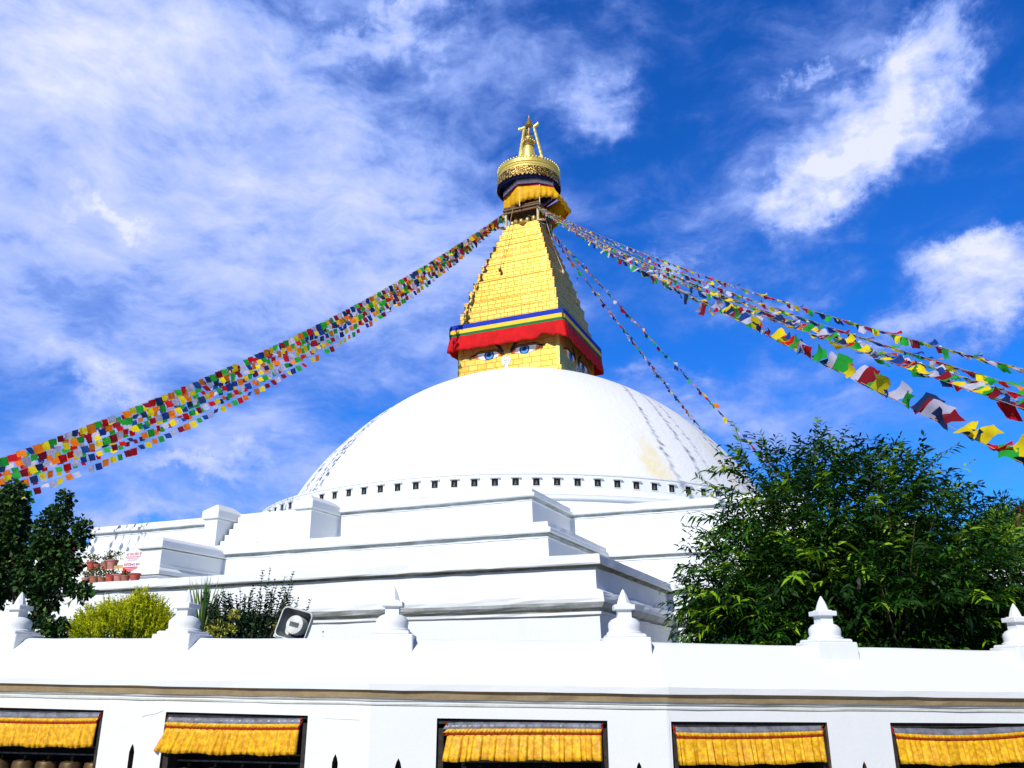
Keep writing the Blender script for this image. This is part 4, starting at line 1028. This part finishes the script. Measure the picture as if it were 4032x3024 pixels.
# big drooping-leaf bush behind the right part of the wall
def bush():
    root=empty('leafy_bush',(4.3,10.8,0)); tag(root,'large dark green bush with drooping narrow leaves behind right wall','bush')
    O=np.array([4.3,10.8,0.]); r=np.random.default_rng(21)
    C=np.array([4.30,10.9,2.30]); A=np.array([2.12,1.7,2.0])
    nst=95; sv=MB(); tips=[]
    TW=[];TD=[]
    for k in range(nst):
        th=r.uniform(0,2*PI); el=r.uniform(.02,1.45); 
        d=np.array([math.cos(th)*math.cos(el),math.sin(th)*math.cos(el),math.sin(el)])
        bump=1+.10*math.sin(3*th+1)+.08*math.sin(5*th+el*4); 
        tip=C+A*d*bump*r.uniform(.86,1.05)
        b=O+np.array([r.normal(0,.35),r.normal(0,.3),0.]); mid=(b+tip)/2+np.array([0,0,.5])*r.uniform(.3,1); 
        pts=[]
        for q in range(9):
            t=q/8; pts.append((1-t)**2*b+2*t*(1-t)*mid+t*t*tip)
        pts=np.array(pts); sv.tube([tuple(p-O) for p in pts],[.018*(1-.85*q/8)+.002 for q in range(9)],5,caps=False)
        # twigs off the outer stretch
        for q in range(16):
            t=r.uniform(.25,1.); p=(1-t)**2*b+2*t*(1-t)*mid+t*t*tip
            TW.append(p); dd=unit(p-C)+r.normal(0,.55,3)+np.array([0,-.1,.25]); TD.append(dd)
    # extra twigs filling crown volume
    nn=3000
    dd=unit(r.normal(0,1,(nn,3))); rad=r.uniform(.45,1.,nn)**.6
    p=C+A*dd*rad[:,None]*(1+.10*np.sin(3*np.arctan2(dd[:,1],dd[:,0])+1))[:,None]
    keep=(p[:,2]>.9); p=p[keep]; dd=dd[keep]
    TW=np.concatenate([np.array(TW),p]); TD=np.concatenate([np.array(TD),dd+r.normal(0,.5,dd.shape)+np.array([0,0,.2])])
    # lower skirt: hanging to the right and front
    nn=700; x=r.uniform(2.3,6.6,nn); y=r.uniform(9.5,12.0,nn); z=r.uniform(1.2,2.7,nn); m=((x-4.35)/2.5)**2+((y-10.9)/1.5)**2<1; q=np.stack([x,y,z],1)[m]; TW=np.concatenate([TW,q]); TD=np.concatenate([TD,unit(q-C)+r.normal(0,.6,q.shape)])
    # right lobe beyond the frame edge and left lower lobe
    for c2,a2,n2 in (((6.3,11.2,2.1),(1.2,1.3,1.25),420),((2.92,10.6,2.45),(.78,.9,1.0),330),((3.5,10.7,3.75),(.9,.9,.75),260),((4.6,10.8,3.75),(.9,.9,.6),260)):
        d_=unit(r.normal(0,1,(n2,3))); q=np.array(c2)+np.array(a2)*d_*(r.uniform(.3,1,n2)**.5)[:,None]; TW=np.concatenate([TW,q]); TD=np.concatenate([TD,d_+r.normal(0,.5,d_.shape)+np.array([0,0,.3])])
    # long whips that break the outline
    whips=[((3.0,10.7,4.2),(-.15,0,.62)),((2.75,10.6,3.7),(-.45,0,.35)),((3.85,10.7,4.25),(.12,0,.62)),((3.8,10.6,4.2),(.25,0,.5)),((4.5,10.7,4.25),(.5,0,.30)),((5.2,10.7,4.1),(.55,0,.40)),((5.5,10.8,3.7),(.5,0,.30)),((5.9,10.8,3.4),(.5,0,.25)),((6.2,10.8,3.3),(.5,0,.25)),((2.5,10.6,3.3),(-.4,0,.12)),((2.35,10.6,2.9),(-.38,0,.0)),((2.35,10.5,2.5),(-.4,0,-.15)),((2.5,10.5,3.5),(-.4,0,.05)),((4.1,10.8,4.3),(.05,0,.35)),((3.3,10.7,4.25),(-.1,0,.42)),((2.15,10.6,2.2),(-.3,0,-.22))]
    WP=[];WD=[]
    for a_,d_ in whips:
        a_=np.array(a_); d_=np.array(d_); end=a_+d_; mid=(a_+end)/2+np.array([0,0,.06]); sv.tube([tuple(a_-O),tuple(mid-O),tuple(end-O)],[.006,.004,.002],4,caps=False)
        L_=np.linalg.norm(d_)
        for s_ in range(5):
            t=.2*s_; WP.append(a_*(1-t)+end*t); WD.append(d_)
    # stray leafy twigs right at outline
    nt=len(TW); TD=unit(TD)
    P=[];D=[];T=[];Ls_=[]
    tl=r.uniform(.22,.5,nt); young=r.random(nt)<.11
    for k in range(nt):
        nl=int(r.integers(7,13)); dirv=TD[k]; droop=np.array([0,0,-.35])
        side0=np.cross(dirv,[0,0,1.]); side0/=max(1e-6,np.linalg.norm(side0))
        tt=r.uniform(.25,.7); tt=tt**1.5
        for q in range(nl):
            t=(q+1)/nl; p_=TW[k]+dirv*tl[k]*t+droop*(tl[k]*t)**2*1.2; sd=1 if q%2 else -1
            dv=dirv*.75+side0*sd*.75+r.normal(0,.25,3)+np.array([0,0,-.12])
            P.append(p_); D.append(dv); Ls_.append(r.uniform(.085,.15)*(1.15 if young[k] else 1)); T.append(min(1,(.90+r.uniform(-.1,.12)) if young[k] else tt*.8+r.uniform(-.1,.25)))
    for k in range(len(WP)):
        dirv=unit(WD[k]); side0=unit(np.cross(dirv,[0,0,1.]) if abs(dirv[2])<.9 else np.array([1.,0,0])); L_=np.linalg.norm(WD[k])
        for q in range(3):
            for sd in (-1,1):
                p_=WP[k]+dirv*L_*.2*q/3; upv=np.cross(dirv,[0,1.,0]); dv=dirv*.7+upv*sd*.6+r.normal(0,.15,3)
                P.append(p_); D.append(dv); Ls_.append(r.uniform(.07,.12)); T.append(r.uniform(.4,.85))
    # inner mass of leaves, crown shade painted in by a darker tint
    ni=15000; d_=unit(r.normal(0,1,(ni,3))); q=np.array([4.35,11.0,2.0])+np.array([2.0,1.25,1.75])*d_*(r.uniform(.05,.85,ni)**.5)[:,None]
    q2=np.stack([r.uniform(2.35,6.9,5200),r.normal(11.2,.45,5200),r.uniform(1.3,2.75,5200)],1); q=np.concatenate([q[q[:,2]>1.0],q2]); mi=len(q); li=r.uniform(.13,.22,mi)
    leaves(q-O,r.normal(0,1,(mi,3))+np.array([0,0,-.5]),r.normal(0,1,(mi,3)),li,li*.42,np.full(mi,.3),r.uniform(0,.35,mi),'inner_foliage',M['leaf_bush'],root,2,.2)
    P=np.array(P);D=np.array(D);n=len(P); Ls_=np.array(Ls_)
    T=np.array(T); ok=(P[:,2]>2.35)|(P[:,1]>(8.85+.2217*np.maximum(P[:,0]-1.3,0)+.12)); P=P[ok];D=D[ok];Ls_=Ls_[ok];T=T[ok];n=len(P)
    Nn=np.array([0,0,1.])+r.normal(0,.5,(n,3))
    leaves(P-O,D,Nn,Ls_,Ls_*r.uniform(.20,.30,n),r.uniform(.15,.55,n),np.clip(np.array(T),0,1),'foliage',M['leaf_bush'],root,3,.25)
    sv.recalc=False; sv.build('stems',M['stem'],root)
bush()

def blob_tree(name,label,cat,O,blobs,n,mat,leaf,stems,group=None,up=.3,tintlo=0,inner=.35,seed=1,archr=(.0,.3),wr=(.8,1.1),seg=2,clump=None,fold=.5,barkm='bark'):
    r=np.random.default_rng(seed); O=np.array(O,float); root=empty(name,tuple(O)); tag(root,label,cat,group)
    tot=sum(b[1][0]*b[1][1]*b[1][2]*(b[2] if len(b)>2 else 1) for b in blobs); P=[];D=[]
    for b in blobs:
        c,a=np.array(b[0]),np.array(b[1]); m=int(n*a[0]*a[1]*a[2]*(b[2] if len(b)>2 else 1)/tot)
        if clump:
            nc=max(3,m//clump[0]); d=unit(r.normal(0,1,(nc,3))); cc=c+a*d*(r.uniform(inner,1,nc)**.5)[:,None]; idx=r.integers(0,nc,m); off=r.normal(0,clump[1],(m,3)); q=cc[idx]+off; dd=unit(off)+d[idx]*.7
        else:
            d=unit(r.normal(0,1,(m,3))); q=c+a*d*(r.uniform(inner**2,1,m)**.5)[:,None]; dd=d+r.normal(0,.5,d.shape)
        P.append(q);D.append(dd)
    P=np.concatenate(P);D=np.concatenate(D)+np.array([0,0,up]); m=len(P)
    L=r.uniform(leaf[0],leaf[1],m); T=np.clip(r.beta(2,2.2,m)+tintlo,0,1)
    leaves(P-O,D,r.normal(0,1,(m,3)),L,L*r.uniform(wr[0],wr[1],m),r.uniform(archr[0],archr[1],m),T,'foliage',mat,root,seg,fold)
    if stems:
        sv=MB()
        for pts,r0 in stems: sv.tube([tuple(np.array(p)-O) for p in pts],[r0*(1-.75*k/(len(pts)-1)) for k in range(len(pts))],7,caps=False)
        sv.recalc=False; sv.build('trunk',M[barkm],root,smooth=True)
    return root
# dark tree at the left
blob_tree('tree','dark green scaly-leaved tree with upright plumes at the left edge','tree',(-6.1,11,0),
 [((-6.52,11,3.45),(.27,.35,.50)),((-6.60,11,2.95),(.36,.4,.5)),((-6.36,10.9,3.86),(.10,.14,.20),2.4),((-6.28,10.9,3.4),(.08,.12,.3),2),((-5.84,11,3.36),(.17,.24,.36),1.6),((-5.80,11,3.72),(.08,.1,.17),3.5),((-5.98,11,2.98),(.27,.3,.34),1.2),
  ((-5.56,10.95,3.12),(.12,.14,.20),2),((-5.45,10.95,3.43),(.055,.08,.15),6),((-5.66,10.9,2.84),(.18,.2,.15),1.8),((-5.36,10.9,2.68),(.15,.1,.05),7),((-5.80,11,2.62),(.14,.16,.18),1.8),
  ((-5.88,11,2.42),(.10,.12,.17),2.2),((-5.44,10.9,2.22),(.17,.1,.08),3.5),((-5.68,10.9,2.2),(.11,.12,.12),2.5),((-7.3,11,3.1),(.4,.4,.9)),((-6.5,11,2.35),(.08,.08,.2),.8),((-5.24,10.9,2.30),(.07,.06,.05),6)],
 21000,M['leaf_dark'],(.04,.075),[([(-6.1,11.1,0),(-6.05,11.05,1.6),(-6.15,11,2.5),(-6.4,11,3.5)],.09),([(-6.05,11.05,1.6),(-5.85,11,2.6),(-5.82,11,3.6)],.06),([(-6.2,11,1.2),(-6.6,11,2.3),(-6.9,11,3.2)],.06),([(-5.95,11,2.2),(-5.6,10.95,2.6),(-5.3,10.9,2.66)],.03),([(-6.15,11,1.9),(-6.45,10.9,2.35),(-6.3,10.9,2.75)],.02),([(-6.3,11,1.8),(-6.6,10.9,2.2),(-6.75,10.9,2.7)],.02)],
 up=.25,seed=31,clump=(16,.032),inner=.3,wr=(.75,1.05),seg=2,fold=.6,archr=(0,.5))
# golden conifer
def thuja():
    r=np.random.default_rng(5); O=np.array([-4.11,9.6,0]); root=empty('conifer_shrub',tuple(O)); tag(root,'low golden yellow-green conifer shrub behind the wall at left','shrub')
    n=2300; P=[];D=[];L=[];T=[]
    for k in range(n):
        th=r.uniform(0,2*PI); rr=r.uniform(0,1)**.5; x=.54*rr*math.cos(th); y=.42*rr*math.sin(th); top=2.42-.34*rr**2.2+.05*math.sin(x*11)+.03*math.sin(x*23+y*9)
        z=top-abs(r.normal(0,.16)); b=np.array([O[0]+x,O[1]+y,z]); d0=unit(np.array([x*1.0,y*.8-.1,.9])+r.normal(0,.18,3)); ln=r.uniform(.09,.19)
        tt=r.uniform(.3,.8)
        for q in range(15):
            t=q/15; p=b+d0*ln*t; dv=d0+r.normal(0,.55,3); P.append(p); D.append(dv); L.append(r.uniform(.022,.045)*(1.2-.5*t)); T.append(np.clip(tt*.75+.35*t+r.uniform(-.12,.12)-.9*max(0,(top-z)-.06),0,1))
    P=np.array(P);m=len(P);L=np.array(L)
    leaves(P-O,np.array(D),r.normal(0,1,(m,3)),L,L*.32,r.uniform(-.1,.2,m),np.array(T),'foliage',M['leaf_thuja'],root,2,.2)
    sv=MB()
    for k in range(24): a=k*.5; sv.tube([(0,0,.0),(.1*math.cos(a),.1*math.sin(a),1.2),(.4*math.cos(a),.35*math.sin(a),2.1)],[.03,.02,.006],5,caps=False)
    # whisps
    W=[];WD=[];
    sv.recalc=False; sv.build('stems',M['bark'],root)
thuja()
# spiky plant
def yucca():
    r=np.random.default_rng(8); O=np.array([-3.40,9.8,0]); root=empty('spiky_plant',tuple(O)); tag(root,'spiky plant with long narrow upright blades between miniature stupa and shrub','plant')
    n=85; a=r.uniform(0,2*PI,n); t=np.abs(r.normal(0,.30,n)); D=np.stack([np.sin(t)*np.cos(a)*1.1,np.sin(t)*np.sin(a),np.cos(t)],1); L=r.uniform(.45,.80,n); P=np.tile(O+np.array([0,0,1.98]),(n,1))+r.normal(0,.02,(n,3))
    D=D+np.array([0,0,0]); leaves(P-O,D,r.normal(0,1,(n,3))*.3+np.array([0,-1,.2]),L,L*0+.022,np.where(t>.4,.35,.05),r.uniform(0,1,n),'blades',M['leaf_yucca'],root,3,.3)
    sv=MB(); sv.tube([(0,0,0),(0,0,1),(0,0,2.0)],[.06,.05,.05],7); sv.build('trunk',M['bark'],root)
yucca()
# upright small-leaved shrub
def shrub():
    r=np.random.default_rng(12); O=np.array([-2.85,9.7,0]); root=empty('shrub',tuple(O)); tag(root,'dark shrub of upright stems with small paired leaves beside loudspeaker','shrub')
    tops=[(-3.18,2.62),(-3.10,2.52),(-3.02,2.60),(-2.92,2.50),(-2.90,2.64),(-2.80,2.52),(-2.73,2.78),(-2.69,2.82),(-2.64,2.70),(-2.58,2.62),(-2.52,2.72),(-2.47,2.60),(-2.42,2.78),(-2.39,2.66),(-2.36,2.50),(-2.22,2.48),(-2.28,2.36),(-3.30,2.52),(-3.26,2.36),(-3.0,2.38),(-2.62,2.5),(-2.20,2.30)]
    st=[]
    for x,z in tops: st.append((x,z)); 
    for k in range(120): x=r.uniform(-3.36,-2.33); st.append((x,r.uniform(2.12,2.56)))
    P=[];D=[];L=[];T=[];sv=MB()
    for x,z in st:
        y=9.7+r.normal(0,.10); b=np.array([-2.85+(x+2.85)*.45,y+r.normal(0,.05),1.55]); tip=np.array([x,y,z]); mid=(b+tip)/2+np.array([0,0,.03]); pts=[b,mid,tip]; sv.tube([tuple(p-O) for p in pts],[.007,.005,.002],4,caps=False)
        ln=np.linalg.norm(tip-b); nn=int(ln/.030)
        for q in range(nn):
            t=q/nn; p=(1-t)**2*b+2*t*(1-t)*mid+t*t*tip; ax=r.uniform(0,PI) if t<.5 else r.normal(0,.5)+(PI/2 if q%2 else 0)
            for sd in (-1,1):
                P.append(p); D.append(np.array([sd*math.cos(ax),sd*math.sin(ax),.75])); L.append(r.uniform(.046,.070)*(1 if t<.85 else .8)); T.append(r.beta(2,3))
    sv.recalc=False; sv.build('stems',M['stem'],root)
    P=np.array(P);m=len(P);L=np.array(L)
    leaves(P-O,np.array(D),np.array([0,0,1.])+r.normal(0,.3,(m,3)),L,L*.5,np.full(m,.25),np.array(T),'foliage',M['leaf_shrub'],root,2,.35)
    # dense lower mass
    n=5200; x=r.normal(-2.86,.23,n); y=r.normal(9.75,.12,n); z=r.uniform(1.7,2.33,n)-np.abs(x+2.86)*.25; q=np.stack([x,y,z],1); L=r.uniform(.025,.045,n)
    leaves(q-O,r.normal(0,1,(n,3))+np.array([0,0,.5]),r.normal(0,1,(n,3)),L,L*.55,np.full(n,.2),r.beta(2,3.5,n),'inner_foliage',M['leaf_shrub'],root,2,.3)
shrub()
for k,(x,z,lb,nn,rr) in enumerate(((-3.12,2.10,'pale variegated plant at the foot of the dark shrub, left side',330,.13),(-2.47,2.15,'small yellow-leaved sprig beside the loudspeaker',120,.055),(-2.97,2.28,'yellowish leaf spray inside the dark shrub',110,.05))):
    blob_tree('variegated_plant',lb,'plant',(x,9.5,0),[((x,9.5,z),(rr,.07,rr*.9)),((x,9.5,z-.15),(rr*.8,.06,rr*.6))],nn,M['leaf_yellow'],(.035,.06),[([(x,9.5,0),(x,9.5,1.2),(x,9.5,z)],.012)],group='variegated plants behind the wall',seed=70+k,wr=(.3,.45),up=.5,seg=2,fold=.3,inner=.1,barkm='stem')
# trees far behind the bush on the right
blob_tree('tree','slim dark conifer with tufted top showing above the bush at right','tree',(17.15,30,0),[((17.15,30,7.3),(.40,.4,.60)),((16.9,30,6.6),(.6,.6,.8)),((17.0,30,5.4),(.9,.8,1.0)),((17.35,30,7.1),(.18,.2,.25),2)],5200,M['leaf_far'],(.09,.17),[([(17.0,30,0),(17.05,30,4),(17.15,30,7.3)],.2)],group='trees far behind at right',seed=81,wr=(.35,.5),clump=(18,.10),up=.5)
blob_tree('tree','yellow-green bushy tree behind the right side of the bush','tree',(15.9,28,0),[((16.0,28,6.3),(.55,.5,.6)),((15.5,28,5.6),(.9,.8,1.0)),((15.0,28,5.9),(.3,.3,.5))],4600,M['leaf_bush'],(.10,.18),[([(15.7,28,0),(15.8,28,3),(15.9,28,6)],.18)],group='trees far behind at right',seed=82,wr=(.3,.42),tintlo=.25,clump=(18,.11),up=.5)
blob_tree('tree','dark tree cut by the right photo edge beside the red roof','tree',(18.3,30,0),[((18.35,30,7.2),(.55,.5,.75)),((18.1,30,6.0),(.55,.6,1.1)),((18.8,30,6.5),(.8,.7,1.4)),((17.95,30,7.35),(.22,.2,.2),2)],6200,M['leaf_far'],(.09,.17),[([(18.4,30,0),(18.4,30,4),(18.4,30,7.2)],.22)],group='trees far behind at right',seed=83,wr=(.35,.5),clump=(18,.10),up=.5)
# house with the red roof
hs=empty('house',(39.6,62,-.5),-.25); tag(hs,'distant building with red roof glimpsed between trees at right edge','house')
mb=MB(); mb.box((0,0,5.9),(9,8,11.8)); mb.build('wall',M['brickwall'],hs)
mb=MB(); mb.add([(-5,-4.6,11.8),(5,-4.6,11.8),(5,4.6,11.8),(-5,4.6,11.8),(-2.6,0,14.4),(4.0,0,14.6)],[(0,1,5,4),(1,2,5),(2,3,4,5),(3,0,4),(3,2,1,0)]); mb.build('roof',M['roof'],hs)
mb=MB(); mb.box((-4.6,-4.7,12.0),(3.4,.5,.5)); mb.build('parapet',M['roof'],hs)
# garden bed between the wall and the plinth
mb=MB(); mb.add([(-16,8.7,.004),(16,8.7,.004),(22,24,.004),(-22,24,.004)],[(0,1,2,3)]); o=mb.build('garden_bed',M['earth']); o['kind']='structure'

# ------------------------------------------------------------------ light and sky
SAZ,SEL=206.,37.
sl=bpy.data.lights.new('sun','SUN'); sl.energy=4.1; sl.angle=R(.9); sl.color=(1,.965,.90)
so=bpy.data.objects.new('sun',sl); COL.objects.link(so)
sv_=Vector((math.sin(R(SAZ))*math.cos(R(SEL)),math.cos(R(SAZ))*math.cos(R(SEL)),math.sin(R(SEL))))
so.rotation_euler=sv_.to_track_quat('Z','Y').to_euler(); so.location=(0,-20,60)
w=bpy.data.worlds.new('World'); sc.world=w; w.use_nodes=True; nt=w.node_tree; nt.nodes.clear()
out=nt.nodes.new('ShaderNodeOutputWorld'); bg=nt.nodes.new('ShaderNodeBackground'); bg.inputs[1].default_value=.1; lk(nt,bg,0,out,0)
sky=nt.nodes.new('ShaderNodeTexSky'); sky.sky_type='NISHITA'; sky.sun_disc=False; sky.sun_elevation=R(SEL); sky.sun_rotation=R(SAZ); sky.air_density=1.; sky.dust_density=.3; sky.ozone_density=3.
tcn=nt.nodes.new('ShaderNodeTexCoord'); sep=N(nt,'ShaderNodeSeparateXYZ'); lk(nt,tcn,0,sep,0)
az=math_(nt,'ARCTAN2',(sep,0),(sep,1)); el=math_(nt,'ARCSINE',(sep,2))
uv=N(nt,'ShaderNodeCombineXYZ'); lk(nt,az[0],0,uv,0); lk(nt,el[0],0,uv,1)
nw=N(nt,'ShaderNodeTexNoise'); nw.inputs['Scale'].default_value=5.5; nw.inputs['Detail'].default_value=7; lk(nt,uv,0,nw,0)
wsub=N(nt,'ShaderNodeVectorMath',operation='SUBTRACT'); wsub.inputs[1].default_value=(.5,.5,.5); lk(nt,nw,1,wsub,0)
wsc=N(nt,'ShaderNodeVectorMath',operation='SCALE'); wsc.inputs[3].default_value=.085; lk(nt,wsub,0,wsc,0)
wuv=N(nt,'ShaderNodeVectorMath',operation='ADD'); lk(nt,uv,0,wuv,0); lk(nt,wsc,0,wuv,1)
BL=[(0.455,0.562,0.13,0.052,0.584,.78),(0.44,0.545,0.06,0.024,0.584,.35),(0.40,0.60,0.2,0.10,0.4,.22),(0.25,0.50,0.2,0.05,-.1,.16),(0.51,0.628,0.094,0.034,0.494,0.55),(0.383,0.515,0.078,0.022,0.052,0.6),(0.543,0.374,0.11,0.045,0.189,1.15),(0.533,0.419,0.082,0.021,0.04,0.5),(0.117,0.632,0.068,0.037,0.064,0.5),(0.377,0.625,0.026,0.011,0.418,0.4),(-0.464,0.521,0.42,0.29,0.133,0.62),(-0.566,0.643,0.226,0.07,0.089,0.35),(-0.162,0.719,0.098,0.028,0.178,0.6),(-0.455,0.316,0.072,0.022,-0.231,0.6),(-0.245,0.537,0.148,0.084,-0.391,0.3),(-0.361,0.225,0.064,0.011,0.075,0.45),(-0.487,0.478,0.054,0.011,-0.142,0.4),(0.218,0.289,0.258,0.063,-0.095,0.42),(-0.22,0.22,0.30,0.055,0.05,0.30),(0.213,0.479,0.029,0.017,-0.094,0.45),(0.155,0.335,0.066,0.032,-0.059,0.35),(-0.411,0.169,0.075,0.019,0.066,0.3),(0.029,0.707,0.19,0.06,0.187,0.22),(-0.063,0.456,0.154,0.117,-0.006,0.3),(0.337,0.414,0.077,0.015,0.109,0.25)]
# cloud edges are frayed by a finer warp than the veil texture
nw2=N(nt,'ShaderNodeTexNoise'); nw2.inputs['Scale'].default_value=11; nw2.inputs['Detail'].default_value=9; nw2.inputs['Roughness'].default_value=.65; lk(nt,uv,0,nw2,0)
w2=N(nt,'ShaderNodeVectorMath',operation='SUBTRACT'); w2.inputs[1].default_value=(.5,.5,.5); lk(nt,nw2,1,w2,0)
w3=N(nt,'ShaderNodeVectorMath',operation='SCALE'); w3.inputs[3].default_value=.17; lk(nt,w2,0,w3,0)
w4=N(nt,'ShaderNodeVectorMath',operation='ADD'); lk(nt,wuv,0,w4,0); lk(nt,w3,0,w4,1)
acc=None; veil=None
for u,v,a,b,th,s_ in BL:
    mp=N(nt,'ShaderNodeMapping'); mp.vector_type='TEXTURE'; mp.inputs[1].default_value=(u,v,0); mp.inputs[2].default_value=(0,0,th); mp.inputs[3].default_value=(a*1.5,b*1.7,1); lk(nt,w4,0,mp,0)
    ln=N(nt,'ShaderNodeVectorMath',operation='LENGTH'); lk(nt,mp,0,ln,0)
    f=ramp(nt,(ln,1),0.,1.,s_,0.,True)
    if a>.14 and b>.05: veil=f if veil is None else math_(nt,'ADD',veil,f)
    else: acc=f if acc is None else math_(nt,'ADD',acc,f)
# wispy texture, streaked along the drift of the clouds
mpw=N(nt,'ShaderNodeMapping'); mpw.inputs[2].default_value=(0,0,-.42); mpw.inputs[3].default_value=(3.0,7.5,1); lk(nt,wuv,0,mpw,0)
n1=noise(nt,1.7,9,.58,(mpw,0),.12)
mpf=N(nt,'ShaderNodeMapping'); mpf.inputs[2].default_value=(0,0,.5); mpf.inputs[3].default_value=(7,15,1); lk(nt,wuv,0,mpf,0)
n2=noise(nt,2.2,9,.62,(mpf,0),.2)
tex=math_(nt,'ADD',math_(nt,'MULTIPLY',n1,.65),math_(nt,'MULTIPLY',n2,.35))
texc=ramp(nt,tex,.25,.75)
dens=math_(nt,'MULTIPLY',acc,math_(nt,'ADD',math_(nt,'MULTIPLY',texc,1.45),.0))
dens=math_(nt,'ADD',dens,math_(nt,'MULTIPLY',veil,math_(nt,'ADD',math_(nt,'MULTIPLY',texc,.70),.60)))
wisp=ramp(nt,tex,.40,.75,0,.40)
dens=math_(nt,'ADD',dens,wisp)
dens=ramp(nt,dens,.04,1.12,0,1,False)
hs_=N(nt,'ShaderNodeHueSaturation'); hs_.inputs['Saturation'].default_value=1.25; hs_.inputs['Value'].default_value=1.0; lk(nt,sky,0,hs_,4)
blue=mixc(nt,1.,(hs_,0),(.24,.90,1.75),'MULTIPLY')
# lighter toward the left where the veil is thick
cl=N(nt,'ShaderNodeValToRGB'); lk(nt,dens[0],0,cl,0); e=cl.color_ramp.elements
e[0].position=0; e[0].color=(.7,1.9,7.2,1); e[1].position=1; e[1].color=(8.0,8.4,10.0,1)
e.new(.42); e[1].color=(3.1,4.5,9.6,1)
fin_=mixc(nt,ramp(nt,dens,.0,.55,0,.96,True),blue,(cl,0))
wy=ramp(nt,(sep,1),-.05,.48,.36,1.,True); wz=ramp(nt,(sep,2),.72,.95,1.,.55,True); wf=math_(nt,'MULTIPLY',wy,wz)  # sky dimmed overhead and outside the view, added to weaken fill light
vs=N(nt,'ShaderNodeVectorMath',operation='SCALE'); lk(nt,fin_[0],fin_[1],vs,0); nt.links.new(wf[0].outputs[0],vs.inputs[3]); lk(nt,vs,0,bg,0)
sc.view_settings.view_transform='Standard'; sc.view_settings.look='None'; sc.view_settings.exposure=.08; sc.view_settings.gamma=1
sc.render.engine='CYCLES'
sc.cycles.max_bounces=6; sc.cycles.transparent_max_bounces=4
